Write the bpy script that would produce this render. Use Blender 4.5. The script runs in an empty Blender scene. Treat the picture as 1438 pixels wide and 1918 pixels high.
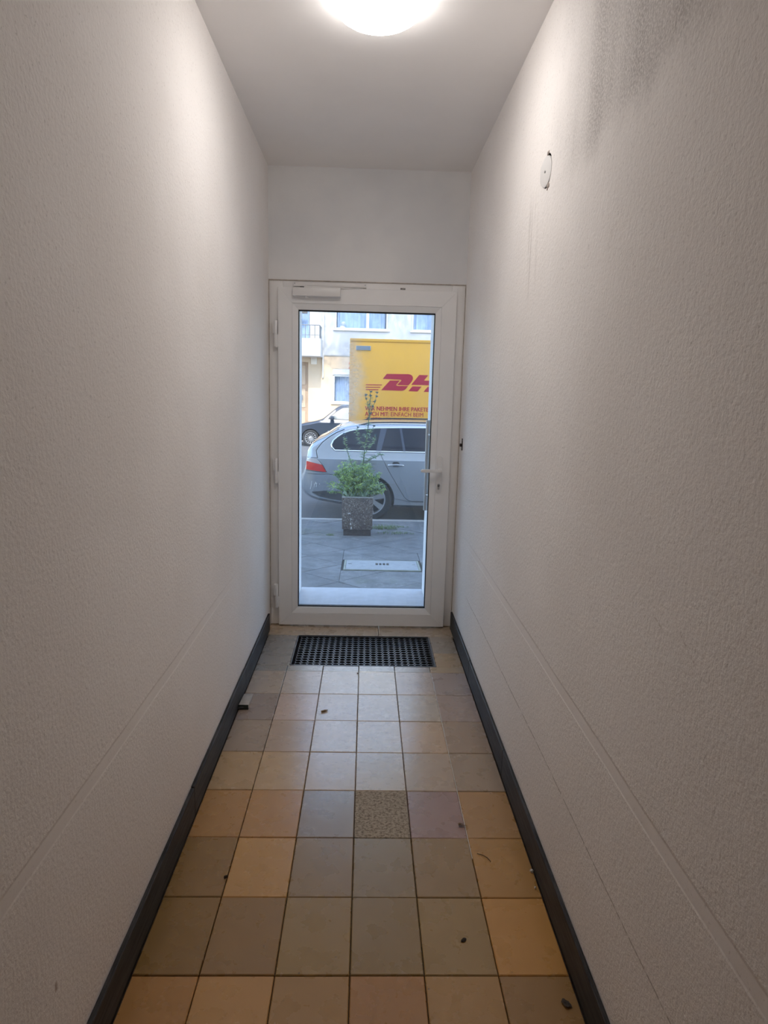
import bpy, bmesh, math, random
import numpy as np
from mathutils import Vector, Matrix

random.seed(7)
S = bpy.context.scene
COL = S.collection

# ------------------------------------------------------------------ camera
CAM_POS = (0.0, 0.0, 1.4792)
F_PX, PITCH, YAW, ROLL = 1260.7, 0.1791, 0.0292, 0.0251
cam = bpy.data.cameras.new('camera')
cam.sensor_fit = 'HORIZONTAL'
cam.sensor_width = 36.0
cam.lens = 36.0 * F_PX / 1438.0
cam.clip_start, cam.clip_end = 0.05, 300
camo = bpy.data.objects.new('camera', cam)
COL.objects.link(camo)
fw = Vector((math.sin(YAW) * math.cos(PITCH), math.cos(YAW) * math.cos(PITCH), -math.sin(PITCH)))
rt = Vector((math.cos(YAW), -math.sin(YAW), 0))
up = rt.cross(fw)
r2 = rt * math.cos(ROLL) + up * math.sin(ROLL)
u2 = up * math.cos(ROLL) - rt * math.sin(ROLL)
camo.matrix_world = Matrix(((r2.x, u2.x, -fw.x, CAM_POS[0]), (r2.y, u2.y, -fw.y, CAM_POS[1]),
                            (r2.z, u2.z, -fw.z, CAM_POS[2]), (0, 0, 0, 1)))
S.camera = camo

# ------------------------------------------------------------------ world, sun, exposure
SKY_STRENGTH = 0.74
SUN_STRENGTH = 3.4
LAMP_EMIT = 30.0
SUN_DIR = Vector((-0.05, 1.0, -1.16)).normalized()
W = bpy.data.worlds.new('world')
S.world = W
W.use_nodes = True
nt = W.node_tree
nt.nodes.clear()
wo = nt.nodes.new('ShaderNodeOutputWorld')
bg = nt.nodes.new('ShaderNodeBackground')
sk = nt.nodes.new('ShaderNodeTexSky')
sk.sky_type = 'NISHITA'
sk.sun_disc = False
sk.sun_elevation = math.asin(-SUN_DIR.z)
sk.sun_rotation = math.pi
sk.air_density, sk.dust_density, sk.ozone_density = 1.0, 1.5, 1.0
nt.links.new(sk.outputs[0], bg.inputs[0])
bg.inputs[1].default_value = SKY_STRENGTH
nt.links.new(bg.outputs[0], wo.inputs[0])
sun = bpy.data.lights.new('sun', 'SUN')
sun.energy = SUN_STRENGTH
sun.angle = 0.009
sun.color = (1.0, 0.93, 0.82)
suno = bpy.data.objects.new('sun', sun)
suno.rotation_euler = SUN_DIR.to_track_quat('-Z', 'Y').to_euler()
suno.location = (0, -20, 30)
COL.objects.link(suno)
S.view_settings.view_transform = 'Standard'
S.view_settings.look = 'None'
S.view_settings.gamma = 1
S.view_settings.use_curve_mapping = False
S.view_settings.exposure = 0.30
S.cycles.use_denoising = True
S.cycles.denoising_input_passes = 'RGB_ALBEDO_NORMAL'
S.cycles.max_bounces = 12
S.cycles.diffuse_bounces = 8
S.cycles.adaptive_threshold = 0.03
S.cycles.transparent_max_bounces = 12
S.cycles.caustics_reflective = False
S.cycles.caustics_refractive = False

# ------------------------------------------------------------------ material helpers
def srgb(r, g, b):
    f = lambda c: (c / 255 / 12.92) if c / 255 <= 0.04045 else ((c / 255 + 0.055) / 1.055) ** 2.4
    return (f(r), f(g), f(b), 1)

class G:
    """small node-graph helper around one material"""
    def __init__(self, name):
        self.m = bpy.data.materials.new(name)
        self.m.use_nodes = True
        self.t = self.m.node_tree
        self.t.nodes.clear()
        self.out = self.t.nodes.new('ShaderNodeOutputMaterial')
        self.p = self.t.nodes.new('ShaderNodeBsdfPrincipled')
        self.t.links.new(self.p.outputs[0], self.out.inputs[0])
    def put(self, sock, v):
        if isinstance(v, bpy.types.NodeSocket): self.t.links.new(v, sock)
        elif v is not None: sock.default_value = v
    def set(self, **k):
        nm = dict(color='Base Color', rough='Roughness', metal='Metallic', normal='Normal', spec='Specular IOR Level', coat='Coat Weight',
                  coatr='Coat Roughness', emit='Emission Color', estr='Emission Strength', alpha='Alpha', sheen='Sheen Weight', sub='Subsurface Weight')
        for a, v in k.items(): self.put(self.p.inputs[nm[a]], v)
        return self
    def coord(self, kind='Object'):
        n = self.t.nodes.new('ShaderNodeTexCoord')
        return n.outputs[kind]
    def geo(self):
        return self.t.nodes.new('ShaderNodeNewGeometry').outputs['Position']
    def mapping(self, v, scale=(1, 1, 1), loc=(0, 0, 0)):
        n = self.t.nodes.new('ShaderNodeMapping')
        self.put(n.inputs[0], v); n.inputs['Scale'].default_value = scale; n.inputs['Location'].default_value = loc
        return n.outputs[0]
    def noise(self, v, scale, detail=2, rough=0.5):
        n = self.t.nodes.new('ShaderNodeTexNoise')
        self.put(n.inputs['Vector'], v); n.inputs['Scale'].default_value = scale
        n.inputs['Detail'].default_value = detail; n.inputs['Roughness'].default_value = rough
        return n.outputs[0]
    def voronoi(self, v, scale, feature='F1', out='Distance'):
        n = self.t.nodes.new('ShaderNodeTexVoronoi'); n.feature = feature
        self.put(n.inputs['Vector'], v); n.inputs['Scale'].default_value = scale
        return n.outputs[out]
    def math(self, op, a, b=0.0, clamp=False):
        n = self.t.nodes.new('ShaderNodeMath'); n.operation = op; n.use_clamp = clamp
        self.put(n.inputs[0], a); self.put(n.inputs[1], b)
        return n.outputs[0]
    def mul(self, *a):
        r = a[0]
        for b in a[1:]: r = self.math('MULTIPLY', r, b)
        return r
    def smooth(self, v, a, b, lo=0.0, hi=1.0):
        n = self.t.nodes.new('ShaderNodeMapRange'); n.interpolation_type = 'SMOOTHSTEP'
        self.put(n.inputs[0], v)
        for i, x in enumerate((a, b, lo, hi)): n.inputs[i + 1].default_value = x
        return n.outputs[0]
    def mix(self, f, a, b, blend='MIX'):
        n = self.t.nodes.new('ShaderNodeMix'); n.data_type = 'RGBA'; n.blend_type = blend
        self.put(n.inputs[0], f); self.put(n.inputs[6], a); self.put(n.inputs[7], b)
        return n.outputs[2]
    def sep(self, v):
        n = self.t.nodes.new('ShaderNodeSeparateXYZ'); self.put(n.inputs[0], v)
        return n.outputs
    def add(self, *a):
        r = a[0]
        for b in a[1:]: r = self.math('ADD', r, b)
        return r
    def bump(self, h, strength=0.3, dist=0.002, normal=None):
        n = self.t.nodes.new('ShaderNodeBump')
        self.put(n.inputs['Strength'], strength); n.inputs['Distance'].default_value = dist
        self.put(n.inputs['Height'], h); self.put(n.inputs['Normal'], normal)
        return n.outputs[0]
    def objcolor(self):
        return self.t.nodes.new('ShaderNodeObjectInfo').outputs['Color']
    def objrandom(self):
        return self.t.nodes.new('ShaderNodeObjectInfo').outputs['Random']

def simple(name, col, rough=0.5, metal=0.0, var=0.0, vscale=8.0, bump=0.0, bscale=60.0, **k):
    g = G(name)
    c = col
    if var or bump: v = g.coord('Object')
    if var:
        n = g.noise(v, vscale, 4, 0.6)
        f = g.smooth(n, 0.3, 0.7)
        c = g.mix(f, tuple(x * (1 - var) for x in col[:3]) + (1,), tuple(min(1, x * (1 + var)) for x in col[:3]) + (1,))
    g.set(color=c, rough=rough, metal=metal, **k)
    if bump: g.set(normal=g.bump(g.noise(v, bscale, 3), bump, 0.002))
    return g.m

M = {}
def glass(name, tint=(1, 1, 1, 1), rough=0.0, ior=1.5, dirt=None):
    g = G(name)
    g.t.nodes.remove(g.p)
    tr = g.t.nodes.new('ShaderNodeBsdfTransparent'); tr.inputs[0].default_value = tint
    gl = g.t.nodes.new('ShaderNodeBsdfGlossy'); gl.inputs['Roughness'].default_value = rough
    lw = g.t.nodes.new('ShaderNodeLayerWeight'); lw.inputs[0].default_value = 0.5
    f0 = ((ior - 1) / (ior + 1)) ** 2
    fres = g.add(f0, g.math('MULTIPLY', g.math('POWER', lw.outputs['Facing'], 5.0), 1 - f0))
    mx = g.t.nodes.new('ShaderNodeMixShader')
    g.t.links.new(fres, mx.inputs[0]); g.t.links.new(tr.outputs[0], mx.inputs[1]); g.t.links.new(gl.outputs[0], mx.inputs[2])
    last = mx
    if dirt is not None:
        f = dirt(g)
        di = g.t.nodes.new('ShaderNodeBsdfTranslucent'); di.inputs[0].default_value = (0.9, 0.9, 0.9, 1)
        m2 = g.t.nodes.new('ShaderNodeMixShader')
        g.t.links.new(f, m2.inputs[0]); g.t.links.new(mx.outputs[0], m2.inputs[1]); g.t.links.new(di.outputs[0], m2.inputs[2])
        last = m2
    g.t.links.new(last.outputs[0], g.out.inputs[0])
    return g.m

def wall_material(name, right):
    g = G(name)
    v = g.coord('Object'); s = g.sep(v); y, z = s[1], s[2]
    wob = g.math('MULTIPLY', g.math('SUBTRACT', g.noise(v, 1.3, 2), 0.5), 0.02)
    zz = g.add(z, wob)
    h0 = 0.655 if right else 0.625
    band = g.smooth(g.math('ABSOLUTE', g.math('SUBTRACT', zz, h0)), 0.014, 0.022, 1, 0)
    near = g.smooth(y, 3.2, 2.4)                       # smooth seam strip fades out towards the door
    band = g.mul(band, near) if not right else g.mul(band, g.smooth(y, 3.9, 3.2))
    base = g.mix(g.smooth(g.noise(v, 1.1, 3), 0.35, 0.7), srgb(238, 233, 229), srgb(246, 242, 239))
    pits = g.smooth(g.noise(v, 130, 2, 0.5), 0.36, 0.28)
    base = g.mix(g.math('MULTIPLY', pits, 0.25), base, srgb(150, 140, 132))
    if right:
        # soot stain high on the wall, with ragged lower edge and vertical wipe streaks
        n1 = g.noise(v, 4.5, 4, 0.6)
        edge = g.add(z, g.math('MULTIPLY', g.math('SUBTRACT', n1, 0.5), 0.26))
        st = g.smooth(g.mapping(v, (1, 7, 0.6)), 0, 1)
        streak = g.smooth(g.noise(g.mapping(v, (1, 9, 0.5)), 1.0, 3), 0.3, 0.65)
        low = g.smooth(edge, 2.03, 2.16)
        yl = g.smooth(g.add(y, g.math('MULTIPLY', g.math('SUBTRACT', n1, 0.5), 0.5)), 2.4, 1.75)
        yr = g.smooth(y, 0.75, 1.25)
        speck = g.smooth(g.noise(v, 150, 2, 0.6), 0.62, 0.42, 0.35, 1.0)
        soot = g.mul(low, yl, yr, g.math('ADD', g.math('MULTIPLY', streak, 0.42), 0.58), speck)
        base = g.mix(g.math('MULTIPLY', soot, 0.46), base, srgb(92, 80, 72))
        # runs below the blanking plate
        ry = g.smooth(g.math('ABSOLUTE', g.math('SUBTRACT', y, 2.48)), 0.12, 0.02)
        rz = g.mul(g.smooth(z, 1.75, 1.95), g.smooth(z, 2.2, 2.05))
        runs = g.mul(ry, rz, g.smooth(g.noise(g.mapping(v, (1, 45, 1.2)), 1.0, 2), 0.5, 0.62))
        base = g.mix(g.math('MULTIPLY', runs, 0.25), base, srgb(120, 104, 96))
        # long pencil-like scratch
        w2 = g.math('MULTIPLY', g.math('SUBTRACT', g.noise(v, 3.0, 3), 0.5), 0.025)
        sc = g.smooth(g.math('ABSOLUTE', g.math('SUBTRACT', g.add(z, w2), 0.372)), 0.0012, 0.0035, 1, 0)
        sc = g.mul(sc, g.smooth(y, 3.6, 3.45), g.smooth(g.noise(v, 40, 2), 0.3, 0.5))
        base = g.mix(g.math('MULTIPLY', sc, 0.5), base, srgb(120, 105, 95))
        # two short scuffs
        for (yc, zc, sl) in ((1.24, 1.058, 0.25), (1.09, 1.045, 0.5)):
            dy = g.math('SUBTRACT', y, yc); dz = g.math('SUBTRACT', g.math('SUBTRACT', zz, zc), g.math('MULTIPLY', dy, sl))
            m1 = g.mul(g.smooth(g.math('ABSOLUTE', dz), 0.001, 0.004, 1, 0), g.smooth(g.math('ABSOLUTE', dy), 0.03, 0.05, 1, 0))
            base = g.mix(g.math('MULTIPLY', g.mul(m1, g.smooth(g.noise(v, 90, 2), 0.45, 0.6)), 0.3), base, srgb(130, 100, 80))
    else:
        sp = g.mul(g.smooth(g.math('ABSOLUTE', g.math('SUBTRACT', y, 1.142)), 0.003, 0.006, 1, 0), g.smooth(g.math('ABSOLUTE', g.math('SUBTRACT', z, 0.318)), 0.006, 0.014, 1, 0))
        base = g.mix(g.math('MULTIPLY', sp, 0.6), base, srgb(140, 110, 90))
    g.set(color=base, rough=0.82, spec=0.25)
    grain = g.add(g.noise(v, 105, 2, 0.55), g.math('MULTIPLY', g.noise(v, 45, 2), 0.5))
    amp = g.math('SUBTRACT', 1.0, g.math('MULTIPLY', band, 0.93))
    g.set(normal=g.bump(g.mul(grain, amp), 0.48 if right else 0.38, 0.004))
    return g.m

M['wall_right'] = wall_material('textured_plaster_right', True)
M['wall_left'] = wall_material('textured_plaster_left', False)
M['plain_plaster'] = simple('plain_plaster', srgb(243, 239, 237), 0.85, var=0.02, vscale=3, bump=0.12, bscale=90)
M['ceiling'] = simple('ceiling_paint', srgb(242, 239, 237), 0.85, var=0.015, vscale=2, bump=0.1, bscale=70)
M['upvc'] = simple('white_plastic', srgb(243, 242, 241), 0.38, var=0.015, vscale=5)
M['seal'] = simple('black_rubber_seal', (0.008, 0.008, 0.009, 1), 0.5)
M['black'] = simple('black_plastic', (0.012, 0.012, 0.013, 1), 0.45)
M['steel'] = simple('brushed_steel', (0.5, 0.51, 0.52, 1), 0.28, 1.0, var=0.05, vscale=30)
M['chrome'] = simple('chrome', (0.75, 0.76, 0.78, 1), 0.12, 1.0)
M['caulk'] = simple('yellowed_caulk', srgb(186, 176, 166), 0.8, var=0.2, vscale=25)
M['white_metal'] = simple('white_painted_metal', srgb(235, 233, 231), 0.35)

def door_dirt(g):
    v = g.coord('Object'); s = g.sep(v); x, z = s[0], s[2]
    n = g.noise(v, 13, 6, 0.75)
    xw = g.add(x, g.math('MULTIPLY', g.math('SUBTRACT', n, 0.5), 0.16), g.math('MULTIPLY', g.math('ABSOLUTE', g.math('SUBTRACT', z, 1.55)), 0.12))
    smear = g.mul(g.smooth(xw, 0.03, -0.09), g.smooth(x, -0.20, -0.09))
    streak = g.smooth(g.noise(g.mapping(v, (14, 1, 40)), 1, 3), 0.35, 0.65, 0.7, 1.0)
    smear = g.mul(smear, streak, g.smooth(z, 1.22, 1.36), g.smooth(z, 1.86, 1.70))
    spots = g.smooth(g.voronoi(v, 120), 0.16, 0.06)
    film = g.smooth(g.noise(v, 3, 3), 0.3, 0.8, 0.025, 0.055)
    return g.add(film, g.mul(smear, g.add(0.30, g.mul(spots, 0.35))), g.mul(spots, g.smooth(g.noise(v, 6, 2), 0.55, 0.7), 0.10))
M['door_glass'] = glass('door_glass', (0.97, 0.985, 0.985, 1), 0.0, 1.45, door_dirt)
M['window_glass'] = glass('window_glass', (0.92, 0.95, 0.98, 1), 0.02, 1.7)

# floor tiles: one material, colour from the object
g = G('worn_floor_tile')
v = g.geo(); rnd = g.objrandom()
vv = g.t.nodes.new('ShaderNodeVectorMath'); vv.operation = 'ADD'; g.put(vv.inputs[0], v)
cb = g.t.nodes.new('ShaderNodeCombineXYZ'); g.put(cb.inputs[2], g.mul(rnd, 20.0)); g.put(vv.inputs[1], cb.outputs[0])
vo = vv.outputs[0]
oc = g.objcolor()
m1 = g.smooth(g.noise(vo, 5, 2, 0.4), 0.1, 0.9, 0.94, 1.04)
cm = g.t.nodes.new('ShaderNodeCombineColor')
for i in range(3): g.put(cm.inputs[i], m1)
c = g.mix(1.0, oc, cm.outputs[0], 'MULTIPLY')
sy = g.sep(v)[1]
wear = g.mul(g.smooth(sy, 2.0, 2.6), g.smooth(g.math('ABSOLUTE', g.sep(v)[0]), 0.36, 0.1))
scrat = g.mul(g.smooth(g.noise(g.mapping(vo, (1, 2.2, 1)), 38, 5, 0.7), 0.55, 0.68), wear)
c = g.mix(g.mul(scrat, 0.45), c, srgb(118, 106, 90))
specks = g.smooth(g.voronoi(vo, 16), 0.055, 0.03)
specks = g.mul(specks, g.smooth(g.noise(vo, 5, 2), 0.45, 0.6))
c = g.mix(g.mul(specks, 0.7), c, srgb(60, 50, 40))
g.set(color=c, rough=g.add(0.20, g.mul(g.noise(vo, 14, 4), 0.16), g.mul(scrat, 0.2)), spec=0.9, coat=g.mul(wear, 0.9), coatr=0.2)
g.set(normal=g.bump(g.add(g.noise(vo, 30, 4), g.mul(scrat, -0.3)), 0.12, 0.002))
M['tile'] = g.m
g = G('rough_floor_tile')
v = g.geo()
n = g.noise(g.mapping(v, (1, 1.2, 1)), 95, 5, 0.7)
g.set(color=g.mix(g.smooth(n, 0.36, 0.58), srgb(118, 104, 88), srgb(186, 172, 152)), rough=0.7, normal=g.bump(n, 0.9, 0.006))
M['rough_tile'] = g.m
M['grout'] = simple('dark_grout', srgb(58, 48, 40), 0.9, var=0.25, vscale=40)

g = G('dark_wood_laminate')
v = g.coord('Object')
n = g.noise(g.mapping(v, (6, 2.0, 26)), 3, 5, 0.65)
g.set(color=g.mix(g.smooth(n, 0.3, 0.7), srgb(30, 29, 29), srgb(70, 68, 68)), rough=0.55, spec=0.3, normal=g.bump(n, 0.15, 0.002))
M['laminate'] = g.m

# ------------------------------------------------------------------ mesh helpers
class MB:
    def __init__(s): s.v, s.f, s.mi = [], [], []
    def add(s, vs, fs, mi=0):
        o = len(s.v); s.v += [tuple(p) for p in vs]
        for f in fs: s.f.append(tuple(i + o for i in f)); s.mi.append(mi)
        return s
    def box(s, x0, x1, y0, y1, z0, z1, mi=0):
        vs = [(x, y, z) for z in (z0, z1) for y in (y0, y1) for x in (x0, x1)]
        return s.add(vs, [(0, 2, 3, 1), (4, 5, 7, 6), (0, 1, 5, 4), (2, 6, 7, 3), (0, 4, 6, 2), (1, 3, 7, 5)], mi)
    def prism(s, poly, fn, d0, d1, mi=0):
        """poly: 2-D outline, fn(a, b, d) -> 3-D point"""
        n = len(poly)
        vs = [fn(a, b, d0) for a, b in poly] + [fn(a, b, d1) for a, b in poly]
        fs = [tuple(range(n))[::-1], tuple(range(n, 2 * n))] + [(i, (i + 1) % n, n + (i + 1) % n, n + i) for i in range(n)]
        return s.add(vs, fs, mi)
    def lathe(s, prof, o, axis, n=24, mi=0, cap=True):
        ax = Vector(axis).normalized(); a = ax.orthogonal().normalized(); b = ax.cross(a); o = Vector(o)
        vs, fs = [], []
        for (r, h) in prof:
            for k in range(n):
                t = 2 * math.pi * k / n
                vs.append(o + ax * h + (a * math.cos(t) + b * math.sin(t)) * max(r, 1e-5))
        for i in range(len(prof) - 1):
            for k in range(n):
                k2 = (k + 1) % n
                fs.append((i * n + k, i * n + k2, (i + 1) * n + k2, (i + 1) * n + k))
        if cap:
            fs.append(tuple(range(n))[::-1]); fs.append(tuple((len(prof) - 1) * n + k for k in range(n)))
        return s.add(vs, fs, mi)
    def cyl(s, p0, p1, r, n=12, r1=None, mi=0):
        p0, p1 = Vector(p0), Vector(p1)
        return s.lathe([(r, 0), (r1 if r1 is not None else r, (p1 - p0).length)], p0, p1 - p0, n, mi)
    def tube(s, pts, r, n=6, mi=0, taper=None):
        pts = [Vector(p) for p in pts]; vs, fs = [], []
        for i, p in enumerate(pts):
            d = (pts[min(i + 1, len(pts) - 1)] - pts[max(i - 1, 0)]).normalized()
            a = d.cross(Vector((0.31, 0.17, 0.93))); a = (a if a.length > 1e-3 else d.orthogonal()).normalized(); b = d.cross(a)
            rr = r * (1 + (taper - 1) * i / (len(pts) - 1)) if taper is not None else r
            for k in range(n):
                t = 2 * math.pi * k / n
                vs.append(p + (a * math.cos(t) + b * math.sin(t)) * rr)
        for i in range(len(pts) - 1):
            for k in range(n):
                fs.append((i * n + k, i * n + (k + 1) % n, (i + 1) * n + (k + 1) % n, (i + 1) * n + k))
        fs.append(tuple(range(n))[::-1]); fs.append(tuple((len(pts) - 1) * n + k for k in range(n)))
        return s.add(vs, fs, mi)
    def leaf(s, p, d, nrm, L, w, curl=0.25, mi=0):
        p, d, nrm = Vector(p), Vector(d).normalized(), Vector(nrm)
        sd = d.cross(nrm)
        sd = sd.normalized() if sd.length > 1e-4 else d.orthogonal().normalized()
        n2 = sd.cross(d)
        mid = p + d * L * 0.45 + n2 * L * curl * 0.2
        tip = p + d * L - n2 * L * curl
        return s.add([p, mid + sd * w / 2 + n2 * w * .2, tip, mid - sd * w / 2 + n2 * w * .2, mid], [(0, 1, 4), (1, 2, 4), (0, 4, 3), (4, 2, 3)], mi)
    def mesh(s, name, mats, bevel=0.0, seg=2, smooth=35, recalc=True):
        me = bpy.data.meshes.new(name)
        me.from_pydata(s.v, [], s.f)
        mats = mats if isinstance(mats, (list, tuple)) else [mats]
        for m in mats: me.materials.append(m)
        me.polygons.foreach_set('material_index', s.mi)
        if bevel or recalc:
            bm = bmesh.new(); bm.from_mesh(me)
            if recalc: bmesh.ops.recalc_face_normals(bm, faces=bm.faces)
            if bevel:
                ed = [e for e in bm.edges if len(e.link_faces) == 2 and e.calc_face_angle(0) > 0.6]
                bmesh.ops.bevel(bm, geom=ed, offset=bevel, segments=seg, affect='EDGES', profile=0.5, clamp_overlap=True)
            bm.to_mesh(me); bm.free()
        if smooth:
            me.polygons.foreach_set('use_smooth', [True] * len(me.polygons))
            me.set_sharp_from_angle(angle=math.radians(smooth))
        me.update()
        return me
    def build(s, name, mats, parent=None, loc=None, **k):
        return link(name, s.mesh(name, mats, **k), parent, loc)

def link(name, data, parent=None, loc=None):
    o = bpy.data.objects.new(name, data); COL.objects.link(o)
    if parent is not None: o.parent = parent
    if loc is not None: o.location = loc
    return o

def empty(name, loc=(0, 0, 0)):
    o = bpy.data.objects.new(name, None); COL.objects.link(o)
    o.location = loc; o.empty_display_size = 0.1
    return o

def tag(o, label=None, cat=None, group=None, kind=None):
    if label: o['label'] = label
    if cat: o['category'] = cat
    if group: o['group'] = group
    if kind: o['kind'] = kind
    return o

def struct(o, label=None): return tag(o, label, kind='structure')

def copy_tree(o, parent=None):
    c = o.copy(); COL.objects.link(c)
    if parent is not None: c.parent = parent
    for ch in list(o.children): copy_tree(ch, c)
    return c

def pchip(xs, ys):
    xs, ys = np.array(xs, float), np.array(ys, float)
    h = np.diff(xs); dl = np.diff(ys) / h; m = np.zeros(len(xs))
    for i in range(1, len(xs) - 1):
        if dl[i - 1] * dl[i] > 0:
            w1, w2 = 2 * h[i] + h[i - 1], h[i] + 2 * h[i - 1]
            m[i] = (w1 + w2) / (w1 / dl[i - 1] + w2 / dl[i])
    m[0], m[-1] = dl[0], dl[-1]
    def f(x):
        x = min(max(x, xs[0]), xs[-1]); i = min(int(np.searchsorted(xs, x, 'right')) - 1, len(xs) - 2)
        t = (x - xs[i]) / h[i]
        return float((1 + 2 * t) * (1 - t) ** 2 * ys[i] + t * (1 - t) ** 2 * h[i] * m[i] + t * t * (3 - 2 * t) * ys[i + 1] + t * t * (t - 1) * h[i] * m[i + 1])
    return f

def clip_half(poly, nx, ny, c):
    """keep the side nx*x + ny*y <= c of a convex polygon"""
    out = []
    for i in range(len(poly)):
        a, b = poly[i], poly[(i + 1) % len(poly)]
        da, db = nx * a[0] + ny * a[1] - c, nx * b[0] + ny * b[1] - c
        if da <= 0: out.append(a)
        if (da < 0 < db) or (db < 0 < da):
            t = da / (da - db); out.append((a[0] + (b[0] - a[0]) * t, a[1] + (b[1] - a[1]) * t))
    return out

def area(poly): return 0.5 * abs(sum(poly[i][0] * poly[(i + 1) % len(poly)][1] - poly[(i + 1) % len(poly)][0] * poly[i][1] for i in range(len(poly))))

# ------------------------------------------------------------------ room shell
XL, XR, H, D = -0.583, 0.567, 2.708, 4.09
YB = -2.6
struct(MB().box(XL - 0.15, XL, YB, D + 0.07, -0.12, H, 0).build('wall_left', M['wall_left'], smooth=0), 'long textured white plaster wall on the left of the corridor')
# right wall with the round wiring hole cut into it
def wall_with_hole():
    mb = MB(); yc, zc, r = 2.318, 2.187, 0.052
    n = 24
    ring = [(yc + r * math.cos(2 * math.pi * k / n), zc + r * math.sin(2 * math.pi * k / n)) for k in range(n)]
    q = 0.12
    def sq(k):
        t = 2 * math.pi * k / n; c, s_ = math.cos(t), math.sin(t); m = max(abs(c), abs(s_)); return (yc + q * c / m, zc + q * s_ / m)
    outer = [sq(k) for k in range(n)]
    vs = [(XR, a, b) for a, b in ring] + [(XR, a, b) for a, b in outer] + [(XR + 0.06, a, b) for a, b in ring]
    fs = []
    for k in range(n):
        k2 = (k + 1) % n
        fs.append((k, k2, n + k2, n + k)); fs.append((k, 2 * n + k, 2 * n + k2, k2))
    fs.append(tuple(2 * n + k for k in range(n)))
    mb.add(vs, fs); mb.mi = [1 if max(f) >= 2 * n else 0 for f in mb.f]
    y0, y1, z0, z1 = YB, D + 0.07, -0.12, H
    def quad(a, b, c, d): mb.add([(XR, a, c), (XR, b, c), (XR, b, d), (XR, a, d)], [(0, 1, 2, 3)])
    quad(y0, yc - q, z0, z1); quad(yc + q, y1, z0, z1); quad(yc - q, yc + q, z0, zc - q); quad(yc - q, yc + q, zc + q, z1)
    X2 = XR + 0.15
    mb.add([(X2, y0, z0), (X2, y1, z0), (X2, y1, z1), (X2, y0, z1)], [(0, 1, 2, 3)])
    for (a, b) in (((y0, z0), (y1, z0)), ((y1, z0), (y1, z1)), ((y1, z1), (y0, z1)), ((y0, z1), (y0, z0))):
        mb.add([(XR, *a), (XR, *b), (X2, *b), (X2, *a)], [(0, 1, 2, 3)])
    return mb.build('wall_right', [M['wall_right'], simple('dark_wall_cavity', srgb(40, 34, 30), .95, var=.3, vscale=60)], smooth=0)  # faces inside the hole take a dark brown instead of the wall colour
struct(wall_with_hole(), 'long textured white plaster wall on the right, sooty high up')
struct(MB().box(XL - 0.15, XR + 0.15, YB - 0.15, YB, -0.12, H).build('wall_back', M['plain_plaster'], smooth=0), 'plain white end wall behind the camera')
struct(MB().box(XL - 0.15, XR + 0.15, YB - 0.15, D, H, H + 0.2).build('ceiling', M['ceiling'], smooth=0), 'plain white corridor ceiling')

# front wall of the house (inside face = panel above the door, outside = street front) with the entrance niche
RL, RR, RT, YO = -0.468, 0.445, 2.13, 4.92
TOPZ = 17.4
g = G('street_front_render')
v = g.coord('Object')
g.set(color=g.mix(g.smooth(g.noise(v, 2, 4), 0.3, 0.7), srgb(225, 226, 228), srgb(238, 238, 238)), rough=0.85, normal=g.bump(g.noise(v, 80, 3), 0.15, 0.003))
M['street_front'] = g.m
mb = MB()
mb.box(XL, XR, D, D + 0.07, 2.094, H)                       # panel over the door frame
mb.box(-12, RL, D + 0.07, YO, -0.4, TOPZ); mb.box(RR, 12, D + 0.07, YO, -0.4, TOPZ)
mb.box(RL, RR, D + 0.07, YO, RT, TOPZ)
mb.box(XL - 0.15, XL, D, D + 0.07, 2.0, H + 0.2)
struct(mb.build('wall_front', M['street_front'], smooth=0), 'white wall around and above the glazed door')
# slim unseen ledges added for pale streaks reflected in the car windows
for k, zc in enumerate((3.0, 3.5, 4.0, 4.5, 5.0, 5.5, 6.0, 6.5, 7.0, 7.5)):
    struct(MB().box(-9, 9, YO, YO + 0.05, zc, zc + 0.09).build('trim_%d' % (k + 1), M['white_metal'], bevel=0.006), 'narrow white ledge added on the unseen street front for reflections in car windows, row %d above the door' % (k + 1))

# floor: screed with a pit for the grate, tiles on top
TT = 0.012
GX0, GX1, GY0, GY1 = -0.3875, 0.4055, 3.456, 3.907
mb = MB()
zt = -TT + 0.002
mb.box(XL, XR, YB, GY0 - 0.004, -0.12, zt); mb.box(XL, XR, GY1 + 0.004, D + 0.07, -0.12, zt)
mb.box(XL, GX0 - 0.004, GY0 - 0.004, GY1 + 0.004, -0.12, zt); mb.box(GX1 + 0.004, XR, GY0 - 0.004, GY1 + 0.004, -0.12, zt)
mb.box(GX0 - 0.004, GX1 + 0.004, GY0 - 0.004, GY1 + 0.004, -0.12, -0.05)
floor = struct(mb.build('floor', M['grout'], smooth=0), 'corridor floor of worn yellow and grey tiles')

def tile_mesh(name, w, d, mat, jitter=0.0):
    b = 0.0022; h = TT
    vs = [(sx * w / 2, sy * d / 2, -h) for sx, sy in ((-1, -1), (1, -1), (1, 1), (-1, 1))]
    vs += [(sx * w / 2, sy * d / 2, -b) for sx, sy in ((-1, -1), (1, -1), (1, 1), (-1, 1))]
    vs += [(sx * (w / 2 - b), sy * (d / 2 - b), 0) for sx, sy in ((-1, -1), (1, -1), (1, 1), (-1, 1))]
    fs = [(8, 9, 10, 11)] + [(i, (i + 1) % 4, 4 + (i + 1) % 4, 4 + i) for i in range(4)] + [(4 + i, 4 + (i + 1) % 4, 8 + (i + 1) % 4, 8 + i) for i in range(4)]
    me = bpy.data.meshes.new(name); me.from_pydata(vs, [], fs); me.materials.append(mat); me.update()
    return me
CX = [-0.569, -0.3985, -0.2065, -0.0145, 0.1775, 0.3695, 0.554]
Y0, TY, J = 1.4886, 0.27, 0.0024
_tm = {}
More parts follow.
